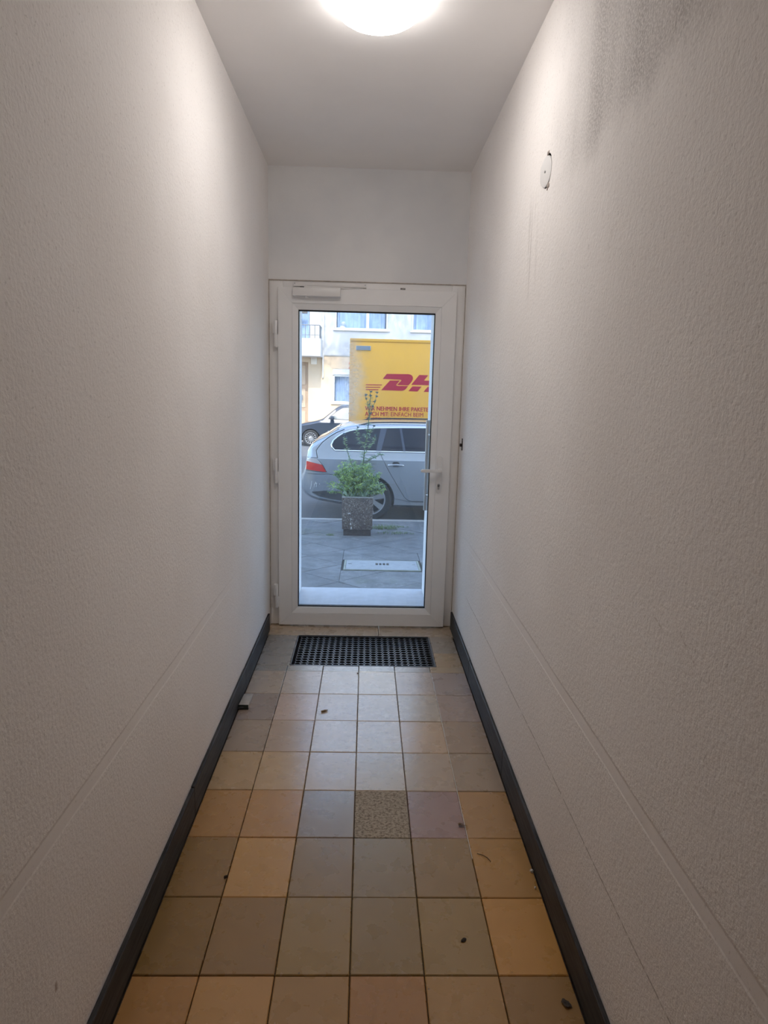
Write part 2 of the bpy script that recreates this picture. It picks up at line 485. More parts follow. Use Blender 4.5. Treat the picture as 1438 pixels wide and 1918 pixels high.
def put_tile(x0, x1, y0, y1, col, mat='tile', dz=None):
    w, d = x1 - x0 - J, y1 - y0 - J
    key = (round(w, 4), round(d, 4), mat)
    if key not in _tm: _tm[key] = tile_mesh('tile', w, d, M[mat])
    o = link('tile', _tm[key], floor, ((x0 + x1) / 2, (y0 + y1) / 2, random.uniform(-0.0012, 0.0006) if dz is None else dz))
    o.rotation_euler = (random.uniform(-.002, .002), random.uniform(-.002, .002), 0)
    o.color = col
    return o
TC = {
 0: [(172,136,88), (182,148,98), (164,136,92), (164,128,84), (168,140,96), (152,126,88)],
 1: [(140,116,72), (146,122,84), (152,134,96), (146,130,98), (154,136,100), (190,152,94)],
 2: [(142,118,78), (186,154,104), (146,130,104), (144,132,112), (148,130,102), (174,142,92)],
 3: [(166,142,100), (172,148,110), (154,144,130), (176,160,136), (158,136,130), (164,144,110)],
 4: [(172,150,112), (170,150,116), (172,160,138), (168,156,136), (160,148,130), (156,142,120)],
 5: [(156,144,128), (162,148,132), (178,170,152), (178,170,152), (170,152,126), (158,142,120)],
 6: [(146,136,128), (172,158,148), (172,164,150), (176,170,156), (164,158,144), (160,146,134)],
 7: [(166,158,146), (168,162,154), (176,172,160), (180,176,162), (164,156,146), (156,146,138)],
}
pal = [(168,138,92), (158,132,90), (176,146,98), (150,126,88), (164,132,84), (170,148,108)]
for j in range(-14, 8):
    for c_ in range(6):
        col = TC[j][c_] if j in TC else random.choice(pal)
        rough = (j == 3 and c_ == 3)
        if 3 <= j <= 7: col = (col[0] * 1.03, col[1] * .975, col[2] * .94)
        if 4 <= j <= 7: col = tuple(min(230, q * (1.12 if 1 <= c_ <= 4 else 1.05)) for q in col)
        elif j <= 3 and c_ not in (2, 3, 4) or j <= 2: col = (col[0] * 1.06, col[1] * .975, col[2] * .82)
        o = put_tile(CX[c_], CX[c_ + 1], Y0 + (j - 1) * TY, Y0 + j * TY, srgb(*col), 'rough_tile' if rough else 'tile')
        if rough: o['label'] = 'rough eroded tile among the smooth ones'
        if j == 3 and c_ == 4: o['label'] = 'purplish tile'
YT = Y0 + 7 * TY
for c_ in range(1, 5): put_tile(CX[c_], CX[c_ + 1] , YT, GY0 - 0.002, srgb(*[(176,170,160), (176,172,162), (176,172,162), (170,160,148)][c_ - 1]))
put_tile(CX[5], CX[6], YT, GY0 - 0.002, srgb(176,152,120)); put_tile(CX[0], CX[1], YT, GY0 - 0.002, srgb(154,146,136))
put_tile(CX[0], GX0 - 0.002, GY0 - 0.002, 3.912, srgb(154,146,136))
put_tile(GX1 + 0.002, CX[6], GY0 - 0.002, 3.648, srgb(178,152,118)); put_tile(GX1 + 0.002, CX[6], 3.648, 3.912, srgb(164,148,128))
put_tile(XL, 0.10, 3.912, 4.165, srgb(186,164,138)); put_tile(0.10, XR, 3.912, 4.165, srgb(178,158,134))

MB().box(.3686, .3704, 1.93, YT, -.006, -.0006).build('joint_highlight', simple('highlight_white', srgb(226, 222, 214), .7), floor, smooth=0)  # white strip standing in for the bright highlight along this tile joint
# baseboards, each in laid lengths
bl = struct(empty('baseboard_left'), 'dark wood-look skirting along the left wall')
br = struct(empty('baseboard_right'), 'dark wood-look skirting along the right wall')
def boards(parent, xa, xb, cuts, h0):
    for a, b in zip(cuts[:-1], cuts[1:]):
        dz = random.uniform(-.002, .002)
        MB().box(xa, xb, a + 0.001, b - 0.001, 0.001, h0 + dz).build('board', M['laminate'], parent, bevel=0.0025, seg=1)
boards(bl, XL + 0.0005, -0.570, [YB, -0.9, 0.3, 1.05, 2.14, 3.15, 3.985], 0.110)
boards(br, 0.555, XR - 0.0005, [YB, -0.7, 0.4, 1.22, 2.40, 3.28, 4.06], 0.112)

# ------------------------------------------------------------------ the door
door = struct(empty('door_1', (0, D, 0)), 'white plastic framed glazed entrance door at the corridor end')
OX, OY = 0.0, D      # part meshes are written in world coordinates and shifted to the door's base
class DB(MB):
    def build(s, name, mats, parent=None, loc=None, **k):
        s.v = [(x, y - D, z) for x, y, z in s.v]
        return MB.build(s, name, mats, parent, loc, **k)
fy0, fy1 = 4.093, 4.158
mb = DB(); mb.box(XL + .003, -0.500, fy0, fy1, 0.004, 2.091); mb.box(0.487, XR - .003, fy0, fy1, 0.004, 2.091); mb.box(-0.500, 0.487, fy0, fy1, 2.02, 2.091)
mb.build('frame', M['upvc'], door, bevel=0.003)
mb = DB()
for x in (-0.5815, 0.5655): mb.box(x - .002, x + .002, 4.086, 4.094, 0.115, 2.096)
mb.box(XL, XR, 4.086, 4.094, 2.0905, 2.0955)
mb.build('sealant', M['caulk'], door)
LL, LR, LB, LT = -0.5254, 0.5123, 0.010, 2.0515
ly0, ly1 = 4.062, 4.13
gl, gr_, gb, gt = -0.4093, 0.3925, 0.1234, 1.9286
bw = 0.034      # bead width
# leaf: four mitred rails
def rail_poly(side):
    o = [(LL, LB), (LR, LB), (LR, LT), (LL, LT)]; i = [(gl - bw, gb - bw), (gr_ + bw, gb - bw), (gr_ + bw, gt + bw), (gl - bw, gt + bw)]
    a, b = side, (side + 1) % 4
    return [o[a], o[b], i[b], i[a]]
leaf = None
mb = DB()
for sd in range(4): mb.prism(rail_poly(sd), lambda a, b, d: (a, d, b), ly0, ly1)
leaf = mb.build('leaf', M['upvc'], door, bevel=0.0012, seg=1)
def bead_poly(side):
    o = [(gl - bw + .0008, gb - bw + .0008), (gr_ + bw - .0008, gb - bw + .0008), (gr_ + bw - .0008, gt + bw - .0008), (gl - bw + .0008, gt + bw - .0008)]; i = [(gl, gb), (gr_, gb), (gr_, gt), (gl, gt)]
    a, b = side, (side + 1) % 4
    return [o[a], o[b], i[b], i[a]]
mb = DB()
for sd in range(4):
    p = bead_poly(sd)
    mb.add([(p[0][0], 4.0635, p[0][1]), (p[1][0], 4.0635, p[1][1]), (p[2][0], 4.076, p[2][1]), (p[3][0], 4.076, p[3][1]),
            (p[0][0], 4.095, p[0][1]), (p[1][0], 4.095, p[1][1]), (p[2][0], 4.088, p[2][1]), (p[3][0], 4.088, p[3][1])],
           [(0, 1, 2, 3), (4, 7, 6, 5), (0, 4, 5, 1), (1, 5, 6, 2), (2, 6, 7, 3), (3, 7, 4, 0)])
mb.build('glazing_bead', M['upvc'], door, smooth=20)
mb = DB()
for (a, b, c, d) in ((gl - .01, gl + .005, gb, gt), (gr_ - .005, gr_ + .01, gb, gt), (gl, gr_, gb - .01, gb + .007), (gl, gr_, gt - .007, gt + .01)):
    mb.box(a, b, 4.088, 4.112, c, d)
mb.build('seal', M['seal'], door, smooth=0)
DB().box(gl - .008, gr_ + .008, 4.0965, 4.1035, gb - .008, gt + .008).build('pane', M['door_glass'], door, smooth=0)
# outer bead, so the door is right from the street too
mb = DB()
for sd in range(4): mb.prism(bead_poly(sd), lambda a, b, d: (a, d, b), 4.104, 4.1305)
mb.build('outer_bead', M['upvc'], door, smooth=0)
# hinges
for zc in (1.786, 0.984, 0.198):
    h = DB(); h.lathe([(.0001, -.0765), (.008, -.0755), (.0095, -.073), (.0095, -.003)], (-0.5385, 4.058, zc), (0, 0, 1), 14, cap=False)
    h.lathe([(.0095, .001), (.0095, .073), (.008, .0755), (.0001, .0765)], (-0.5385, 4.058, zc), (0, 0, 1), 14, cap=False)
    h.box(-0.556, -0.540, 4.062, 4.094, zc + .004, zc + .070); h.box(-0.534, -0.522, 4.0595, 4.0645, zc - .070, zc - .004)
    h.cyl((-0.5385, 4.058, zc - .003), (-0.5385, 4.058, zc + .001), 0.0075, 12)
    h.build('hinge', M['upvc'], door, bevel=0)
# handle
def rrect(cx, cz, w, h, n=8):
    r = w / 2
    return [(cx + r * math.cos(t), cz + (h / 2 - r) + r * math.sin(t)) for t in np.linspace(0, math.pi, n)] + [(cx + r * math.cos(t), cz - (h / 2 - r) + r * math.sin(t)) for t in np.linspace(math.pi, 2 * math.pi, n)]
hp = DB().prism(rrect(0.4475, 0.983, 0.034, 0.226), lambda a, b, d: (a, d, b), 4.051, 4.0621).build('handle_plate', M['white_metal'], door, bevel=0.002)
lv = DB(); lv.cyl((0.4475, 4.052, 1.0085), (0.4475, 4.010, 1.0085), 0.0115, 16)
lv.prism([(0.459, 1.018), (0.340, 1.018), (0.331, 1.014), (0.331, 1.003), (0.340, 0.999), (0.459, 0.999)], lambda a, b, d: (a, d, b), 4.000, 4.014)
lv.build('lever', M['white_metal'], hp, bevel=0.003)
lk = DB(); lk.cyl((0.446, 4.0518, 0.918), (0.446, 4.043, 0.918), 0.0085, 16); lk.box(0.441, 0.451, 4.043, 4.0518, 0.892, 0.916)
lk.build('lock_cylinder', M['steel'], hp)
DB().box(0.4448, 0.4472, 4.0415, 4.0435, 0.909, 0.921).build('keyway', M['black'], hp)
# outside pull bar
pb = DB(); pb.cyl((0.385, 4.205, 0.735), (0.385, 4.205, 1.302), 0.0145, 20); pb.build('pull_bar', M['steel'], door, bevel=0)
for zc in (0.835, 1.212): DB().cyl((0.385, 4.205, zc), (0.418, 4.128, zc), 0.0085, 14).build('standoff', M['steel'], door)
# door closer: body on the leaf, slide rail on the frame, arm between
DB().box(-0.436, -0.163, 4.012, 4.0622, 1.998, 2.045).build('closer_body', M['white_metal'], door, bevel=0.003)
DB().cyl((-0.358, 4.037, 1.990), (-0.358, 4.037, 1.999), 0.012, 16).build('closer_valve', M['white_metal'], door)
tr = DB(); tr.box(-0.436, -0.016, 4.066, 4.0935, 2.0575, 2.0795); tr.build('slide_rail', M['white_metal'], door, bevel=0.002)
for x in (-0.429, -0.023): DB().cyl((x, 4.0665, 2.0725), (x, 4.064, 2.0725), 0.0035, 10).build('rail_screw', M['steel'], door)
ar = DB(); ar.box(-0.372, -0.355, 4.03, 4.05, 2.044, 2.056); ar.prism([(-0.372, 4.034), (-0.03, 4.062), (-0.03, 4.074), (-0.372, 4.050)], lambda a, b, d: (a, b, d), 2.0485, 2.0545)
ar.build('closer_arm', M['white_metal'], door, bevel=0.001)
DB().box(-0.40, -0.03, 4.076, 4.0934, 2.0515, 2.0575).build('rail_slot', M['black'], door)
st = DB().box(0.182, 0.212, 4.0918, 4.0935, 2.056, 2.068).build('sticker', simple('sticker_paper', srgb(200, 196, 192), 0.6), door)
mb = DB()
for (a, b, c, d) in ((.184, .190, .059, .0655), (.1925, .196, .059, .0655), (.198, .2035, .0575, .0605), (.198, .2035, .063, .066), (.206, .2105, .058, .0655)): mb.box(a, b, 4.0912, 4.092, 2 + c, 2 + d)
mb.build('sticker_print', M['black'], st, smooth=0)

struct(MB().box(RL - .0, RR + .0, 4.166, YO + 0.03, -0.4, -0.008).build('trim_stone', simple('pale_stone', srgb(188, 190, 194), 0.55, var=0.06, vscale=14, bump=0.1, bscale=40), bevel=0.006), 'pale stone doorstep slab outside the door')

# ------------------------------------------------------------------ corridor things
# lamp
lamp = tag(empty('ceiling_lamp', (0.0125, 2.40, H)), 'round opal ceiling lamp glowing on the corridor ceiling', 'lamp')
MB().lathe([(.0001, -.0005), (.128, -.0005), (.128, -.016), (.0001, -.016)], (0, 0, 0), (0, 0, 1), 48, cap=False).build('base', M['white_metal'], lamp)
g = G('opal_glass_lit')          # the light source faces down inside the shade, so its rim glows less than its underside
nrm = g.t.nodes.new('ShaderNodeNewGeometry').outputs['Normal']
down = g.smooth(g.math('MULTIPLY', g.sep(nrm)[2], -1.0), -0.1, 0.9, 0.22, 1.0)
g.set(color=(.9, .88, .85, 1), rough=0.3, emit=(1.0, 0.965, 0.935, 1), estr=g.mul(down, LAMP_EMIT))
prof = [(0.1335, -.012), (0.1365, -.022), (0.136, -.034), (0.129, -.046), (0.112, -.057), (0.085, -.066), (0.05, -.072), (0.02, -.0745), (.0001, -.075)]
MB().lathe(prof, (0, 0, 0), (0, 0, 1), 64, cap=False).build('shade', g.m, lamp, smooth=60)

# scraper mat in its pit
mat = tag(empty('scraper_mat', ((GX0 + GX1) / 2, (GY0 + GY1) / 2, 0)), 'black perforated rubber scraper mat sunk in the floor before the door', 'door mat')
gw, gd = GX1 - GX0, GY1 - GY0
mb = MB(); t = 0.004
for (a, b, c, d) in ((-gw / 2, -gw / 2 + t, -gd / 2, gd / 2), (gw / 2 - t, gw / 2, -gd / 2, gd / 2), (-gw / 2, gw / 2, -gd / 2, -gd / 2 + t), (-gw / 2, gw / 2, gd / 2 - t, gd / 2)):
    mb.box(a, b, c, d, -0.045, 0.0012)
mb.build('frame', simple('mat_frame_metal', (0.35, 0.35, 0.36, 1), 0.35, 0.9), mat, smooth=0)
NX, NY = 22, 13
mx0, mx1, my0, my1 = -gw / 2 + 0.020, gw / 2 - 0.010, -gd / 2 + 0.0065, gd / 2 - 0.012
px, py = (mx1 - mx0) / NX, (my1 - my0) / NY
mb = MB(); zt_, zb_ = -0.004, -0.020
N = 24
inner, outer = [], []
for k in range(N):
    t = 2 * math.pi * (k + 0.5) / N
    inner.append((px * 0.425 * math.cos(t), py * 0.425 * math.sin(t)))
cr = 0.15
for k in range(N):
    t = 2 * math.pi * (k + 0.5) / N; c, s_ = math.cos(t), math.sin(t); m = max(abs(c), abs(s_))
    a, b = 0.5 * c / m, 0.5 * s_ / m
    # notch the corner with a small quarter hole
    if abs(a) > 0.5 - cr and abs(b) > 0.5 - cr:
        dx, dy = 0.5 - abs(a), 0.5 - abs(b)
        ang = math.atan2(dy + 1e-6, dx + 1e-6)
        a = math.copysign(0.5 - cr * math.cos(ang), a); b = math.copysign(0.5 - cr * math.sin(ang), b)
    outer.append((a * px, b * py))
for i in range(NX):
    for j in range(NY):
        cx, cy = mx0 + (i + .5) * px, my0 + (j + .5) * py
        vs = [(cx + a, cy + b, zt_) for a, b in inner] + [(cx + a, cy + b, zt_) for a, b in outer] + [(cx + a, cy + b, zb_) for a, b in inner] + [(cx + a, cy + b, zb_) for a, b in outer]
        fs = []
        for k in range(N):
            k2 = (k + 1) % N
            fs += [(k, N + k, N + k2, k2), (k, k2, 2 * N + k2, 2 * N + k), (N + k, 3 * N + k, 3 * N + k2, N + k2)]
        mb.add(vs, fs)
mb.build('rubber_grid', simple('black_rubber', (0.022, 0.022, 0.024, 1), 0.33, var=0.3, vscale=20), mat, smooth=0, recalc=False)
MB().box(-gw / 2 + t * 0 + .005, gw / 2 - .005, -gd / 2 + .005, gd / 2 - .005, -0.0495, -0.044).build('pit_bottom', simple('pit_dirt', srgb(14, 12, 11), 0.95, var=0.3, vscale=30), mat, smooth=0)
# solid margins of the mat
mb = MB()
mb.box(mx1, gw / 2 - .0045, my0, my1, zb_, zt_); mb.box(-gw / 2 + .0045, gw / 2 - .0045, my1, gd / 2 - .0045, zb_, zt_ - .003)
mb.build('margin', simple('black_rubber_edge', (0.02, 0.02, 0.022, 1), 0.5, var=0.4, vscale=30), mat, smooth=0)

# blanking plate over the wiring hole, standing slightly askew
bp_ = tag(empty('blanking_plate', (XR, 2.318, 2.187)), 'small round white blanking plate hanging askew over a wall hole', 'cover plate')
o = MB().lathe([(.0001, -.005), (.042, -.005), (.0465, -.0038), (.048, 0), (.0465, .002), (.0001, .0025)], (0, 0, 0), (1, 0, 0), 40, cap=False).build('disc', M['white_metal'], bp_)
o.location = (0.001, 0.013, 0.0015); o.rotation_euler = (0, 0, math.radians(8))
MB().cyl((-0.0058, 0.013, 0.001), (0.0, 0.013, 0.001), 0.004, 10).build('screw', M['steel'], bp_)
g = G('crumbling_plaster'); v = g.coord('Object'); g.set(color=srgb(170, 158, 150), rough=0.95, normal=g.bump(g.noise(v, 120, 4), 0.8, 0.004))
for (y, z, r) in ((-.022, -.050, .010), (-.032, -.052, .007), (.004, .054, .008), (-.008, .055, .006), (-.014, -.058, .006)):
    MB().lathe([(.0001, -.3 * r), (r * .7, -.35 * r), (r, 0), (.0001, 0.001)], (0.0005, y, z), (1, 0, 0), 7, cap=False).build('loose_plaster', g.m, bp_)

# dark bolt plate left in the wall beside the door
bk = tag(empty('strike_bracket', (XR, 3.955, 1.175)), 'small dark broken metal bracket on the right wall beside the door', 'bracket')
M['rust'] = simple('dark_rusty_metal', srgb(58, 48, 44), 0.7, 0.5, var=0.4, vscale=90, bump=0.5, bscale=120)
mb = MB().box(-0.004, 0.0, -0.011, 0.011, -0.034, 0.036); mb.build('plate', M['rust'], bk, bevel=0.0015)
MB().box(-0.016, -0.003, -0.007, 0.012, -0.012, 0.006).build('lug', M['rust'], bk, bevel=0.002)
for z in (-.025, .026): MB().cyl((-0.007, 0, z), (-0.003, 0, z), 0.004, 8).build('screw', M['steel'], bk)

# doorstop by the left skirting
ds = tag(empty('doorstop', (-0.545, 3.005, 0)), 'small grey topped doorstop block lying against the left skirting', 'doorstop')
MB().prism([(-.070, 0), (.070, 0), (.070, .012), (-.070, .024)], lambda a, b, d: (d, a, b), -.0225, .0225).build('block', simple('worn_grey_wood', srgb(176, 168, 160), 0.7, var=0.12, vscale=40), ds, bevel=0.002)
MB().box(-.0226, .0226, -.0735, -.0695, .0, .0236).build('end_pad', simple('dark_green_rubber', srgb(22, 34, 28), 0.5, var=0.3, vscale=60), ds, bevel=0.0012)
MB().cyl((-.024, -.080, .012), (-.0, -.0705, .012), 0.006, 8).build('peg', M['black'], ds)

# bits lying on the floor
def chunk(name, loc, size, mat, label, cat, seed=0, flat=0.35):
    rr = random.Random(seed); bm = bmesh.new(); bmesh.ops.create_icosphere(bm, subdivisions=2, radius=size)
    for vtx in bm.verts:
        k = 1 + rr.uniform(-.35, .35); vtx.co = Vector((vtx.co.x * k, vtx.co.y * k * .7, vtx.co.z * flat * k))
    zmin = min(vtx.co.z for vtx in bm.verts)
    for vtx in bm.verts: vtx.co.z -= zmin
    me = bpy.data.meshes.new(name); bm.to_mesh(me); bm.free(); me.materials.append(mat)
    o = link(name, me, None, (loc[0], loc[1], 0.0004)); o.rotation_euler.z = rr.uniform(0, 6); tag(o, label, cat)
    return o
M['dried'] = simple('dried_leaf', srgb(104, 82, 56), 0.85, var=0.3, vscale=80)
M['dirtc'] = simple('dark_dirt', srgb(52, 42, 32), 0.95, var=0.3, vscale=80)
M['crumbw'] = simple('white_plaster_crumb', srgb(214, 208, 200), 0.9)
bt = tag(empty('cigarette_butt', (-0.168, 2.922, 0.0048)), 'brown cigarette butt lying on a pale floor tile', 'cigarette butt')
MB().cyl((-.014, -.008, 0), (.004, .0025, 0), 0.0043, 10).build('filter', simple('butt_filter', srgb(120, 94, 62), 0.8), bt)
MB().cyl((.004, .0025, 0), (.0125, .0075, 0), 0.0042, 10, 0.0036).build('paper', simple('butt_paper', srgb(186, 178, 166), 0.8), bt)
def scrap(name, loc, rz, L, w, label, cat):
    o = MB()
    for k in range(3): o.leaf((0, 0, .001 + k * .001), (math.cos(k * .5), math.sin(k * .5), .08), (0, .2, 1), L * (1 - .2 * k), w, .1)
    ob = o.build(name, M['dried'], None, (loc[0], loc[1], 0.002), smooth=0); ob.rotation_euler.z = rz; tag(ob, label, cat)
scrap('leaf_scrap', (0.345, 2.088), 0.1, 0.034, 0.008, 'dry brown leaf scrap at the edge of the purplish tile', 'leaf')
tw = MB().tube([(-.022, .02, .0022), (-.005, .012, .003), (.008, 0, .0025), (.016, -.018, .0022)], .0012, 5); tag(tw.build('twig', M['dried'], None, (0.41, 1.93, 0)), 'thin bent dry twig on a yellow tile by the right skirting', 'twig')
chunk('dirt_clump', (0.294, 1.60), 0.008, M['dirtc'], 'small ragged black dirt clump on a brown tile', 'dirt', 3, .18)
chunk('dirt_crumb', (-0.401, 1.835), 0.006, M['dirtc'], 'dark crumb sitting on a tile joint at the left', 'dirt', 4, .7)
chunk('plaster_crumb', (0.546, 1.866), 0.006, M['crumbw'], 'white plaster crumb by the right skirting, the farther of two', 'crumb', 5, .8)
chunk('plaster_crumb', (0.540, 1.795), 0.004, M['crumbw'], 'tiny white plaster crumb by the right skirting, the nearer of two', 'crumb', 6, .8)
chunk('dust_clump', (0.520, 1.405), 0.013, simple('dust_fluff', srgb(74, 64, 56), 0.95, var=0.4, vscale=120), 'dark dust clump near the right skirting at the picture bottom', 'dirt', 8, .22)
chunk('leaf_crumb', (-0.02, 3.352), 0.005, M['dirtc'], 'dark crumb on the tile joint just before the scraper mat', 'dirt', 9, .5)

# ------------------------------------------------------------------ pavement outside (falls gently towards the kerb)
PS = 0.034
KY = 9.40
def gz(y): return -0.18 - PS * (y - 5.0)
pave = struct(empty('sidewalk', (0, 5.0, -0.18)), 'grey diagonal slab pavement between the house and the kerb')
pave.rotation_euler.x = -math.atan(PS)
g = G('paving_slab')
v = g.coord('Object'); gg = g.geo()
n = g.noise(gg, 5, 5, 0.65); sp = g.smooth(g.voronoi(gg, 24), 0.14, 0.06); fine = g.noise(gg, 90, 2)
c = g.mix(g.smooth(n, 0.3, 0.7), srgb(98, 99, 99), srgb(128, 129, 128))
c = g.mix(g.mul(g.smooth(fine, .5, .75), .5), c, srgb(134, 136, 136))
c = g.mix(g.mul(g.smooth(g.noise(gg, 1.6, 5, .7), .56, .72), .55), c, srgb(88, 98, 70))
c = g.mix(g.mul(sp, g.smooth(g.noise(gg, 9, 2), .44, .56)), c, srgb(206, 206, 202))
c = g.mix(g.mul(g.smooth(g.noise(gg, 2.6, 6, .75), .55, .68), .5), c, srgb(150, 152, 152))
rn = g.objrandom()
c = g.mix(g.mul(rn, .25), c, srgb(78, 80, 84))
g.set(color=c, rough=0.85, normal=g.bump(fine, 0.3, 0.004))
M['paver'] = g.m
M['joint'] = simple('pavement_joint', srgb(66, 66, 60), 0.95, var=0.3, vscale=12)
ny = KY - 0.14 - 5.0
MB().box(-4.2, 4.2, -0.1, ny, -0.25, -0.012).build('bedding', M['joint'], pave, smooth=0)
CV = (-0.187, 0.547, 1.245, 1.675)       # cover rectangle in pavement coordinates
def paver(poly):
    poly = clip_half(poly, 0, -1, 0.075 + 0.0); poly = clip_half(poly, 0, 1, ny) if poly else poly
    for f in ((1, 0, 3.0), (-1, 0, 3.0)): poly = clip_half(poly, *f) if len(poly) > 2 else []
    pieces = []
    x0, x1, y0, y1 = CV; m = 0.03
    hit = len(poly) > 2 and max(a for a, b in poly) > x0 - m and min(a for a, b in poly) < x1 + m and max(b for a, b in poly) > y0 - m and min(b for a, b in poly) < y1 + m
    if len(poly) > 2 and not hit: pieces = [poly]
    elif hit:
        rest = poly
        for f in ((1, 0, x0 - m), (-1, 0, -(x1 + m)), (0, 1, y0 - m), (0, -1, -(y1 + m))):
            a = clip_half(rest, *f)
            if len(a) > 2 and area(a) > .001: pieces.append(a)
            rest = clip_half(rest, -f[0], -f[1], -f[2])
            if len(rest) < 3: break
    for p in pieces:
        cx, cy = sum(a for a, b in p) / len(p), sum(b for a, b in p) / len(p)
        sh = lambda k, z: [(cx + (a - cx) * k, cy + (b - cy) * k, z) for a, b in p]
        n = len(p); s_ = 0.991; b_ = 0.976
        vs = sh(s_, -0.03) + sh(s_, -0.004) + sh(b_, 0.0)
        fs = [tuple(range(2 * n, 3 * n))] + [(i, (i + 1) % n, n + (i + 1) % n, n + i) for i in range(n)] + [(n + i, n + (i + 1) % n, 2 * n + (i + 1) % n, 2 * n + i) for i in range(n)]
        me = bpy.data.meshes.new('paver'); me.from_pydata(vs, [], fs); me.materials.append(M['paver']); me.update()
        o = link('paver', me, pave); o.location.z = random.uniform(-.003, .003)
Ld = 0.5 / math.sqrt(2)
for i in range(-9, 10):
    for j in range(0, 14):
        cx = i * Ld + 0.13; cy = j * Ld + 0.08
        if (i + j) % 2: continue
        paver([(cx - Ld, cy), (cx, cy - Ld), (cx + Ld, cy), (cx, cy + Ld)])
# kerb stones
kb = struct(empty('kerb', (0, KY - 0.14, gz(KY))), 'pale stone kerb along the parked silver car')
M['kerb'] = simple('kerb_stone', srgb(168, 166, 160), 0.85, var=0.1, vscale=10, bump=0.3, bscale=60)
ks = MB().box(-.497, .497, 0.004, .14, -.3, .004).mesh('kerbstone', M['kerb'], bevel=0.012)
for k in range(-4, 5): link('kerbstone', ks, kb, (k + .35, 0, 0))
# road
ROADZ = -0.385
def rz(y): return ROADZ if y < 12 else (ROADZ - 0.02 * (y - 12) if y < 24.5 else ROADZ - 0.25)
g = G('asphalt'); gg = g.geo()
c = g.mix(g.smooth(g.noise(gg, 60, 3), .35, .65), srgb(76, 77, 78), srgb(116, 117, 118))
c = g.mix(g.smooth(g.noise(gg, .7, 4), .4, .7, 0, .5), c, srgb(90, 90, 92))
g.set(color=c, rough=0.8, normal=g.bump(g.noise(gg, 110, 2), .4, .006)); M['asphalt'] = g.m
mb = MB(); ys = [KY - .002, 12, 24.5, 27.3]
vs = [(x, y, rz(y)) for y in ys for x in (-16, 16)] + [(x, y, rz(y) - .3) for y in ys for x in (-16, 16)]
fs = [(2 * i, 2 * i + 1, 2 * i + 3, 2 * i + 2) for i in range(3)] + [(8 + 2 * i, 10 + 2 * i, 11 + 2 * i, 9 + 2 * i) for i in range(3)] + [(0, 8, 9, 1), (6, 7, 15, 14)]
struct(mb.add(vs, fs).build('road', M['asphalt'], smooth=0), 'grey asphalt street')
fs_ = struct(empty('sidewalk_far', (0, 27.3, rz(27))), 'pale pavement along the house across the street')
M['far_slab'] = simple('far_slab', srgb(190, 186, 178), 0.9, var=0.08, vscale=3)
fm = MB().box(-.495, .495, .003, .79, -.3, .12).mesh('paver', M['far_slab'], bevel=0.008, seg=1)
for k in range(-6, 7):
    for r in range(2): link('paver', fm, fs_, (k, r * .8, 0))

# inspection cover
uc = tag(empty('inspection_cover', (0.18, 6.46, gz(6.46))), 'pale rectangular inspection cover with four slots in the pavement', 'cover')
uc.rotation_euler.x = -math.atan(PS)
M['lid'] = simple('pale_concrete', srgb(160, 162, 162), 0.8, var=0.08, vscale=14, bump=0.2, bscale=80)
lw, ld = 0.352, 0.195
mb = MB()
sl = [(-0.062 + k * 0.036, -0.062 + k * 0.036 + 0.024) for k in range(4)]
sy0, sy1 = -0.004, 0.084
mb.box(-lw, sl[0][0], -ld, ld, -.035, .005); mb.box(sl[3][1], lw, -ld, ld, -.035, .005)
mb.box(sl[0][0], sl[3][1], -ld, sy0, -.035, .005); mb.box(sl[0][0], sl[3][1], sy1, ld, -.035, .005)
for k in range(3): mb.box(sl[k][1], sl[k + 1][0], sy0, sy1, -.035, .005)
mb.build('lid', M['lid'], uc, smooth=0)
MB().box(sl[0][0] - .003, sl[3][1] + .003, sy0 - .003, sy1 + .003, -.0345, -.022).build('slot_bottom', M['black'], uc, smooth=0)
mb = MB()
for (a, b, c, d) in ((-lw - .022, -lw - .003, -ld - .02, ld + .02), (lw + .003, lw + .022, -ld - .02, ld + .02), (-lw - .003, lw + .003, -ld - .02, -ld - .003), (-lw - .003, lw + .003, ld + .003, ld + .02)): mb.box(a, b, c, d, -.035, .004)
mb.build('rim', simple('cover_rim', srgb(150, 154, 140), 0.85, var=0.15, vscale=20), uc, smooth=0)
for x in (-.315, .315): MB().box(x - .018, x + .018, .03, .048, .0045, .007).build('lift_pocket', M['steel'], uc)

# ------------------------------------------------------------------ planter
PY = 8.03; PZ = gz(8.15)
pl = tag(empty('planter', (-0.088, PY + 0.195, PZ)), 'square exposed aggregate concrete planter on the pavement', 'planter')
g = G('exposed_aggregate'); v = g.coord('Object')
vc = g.voronoi(v, 135, out='Color'); sepc = g.t.nodes.new('ShaderNodeSeparateColor'); g.put(sepc.inputs[0], vc)
c = g.mix(sepc.outputs[0], srgb(70, 62, 58), srgb(138, 124, 114))
c = g.mix(g.smooth(sepc.outputs[1], .90, .95), c, srgb(190, 184, 176))
c = g.mix(g.mul(g.smooth(g.noise(v, 7, 3), .4, .7), .5), c, srgb(82, 74, 70))
s = g.sep(v)
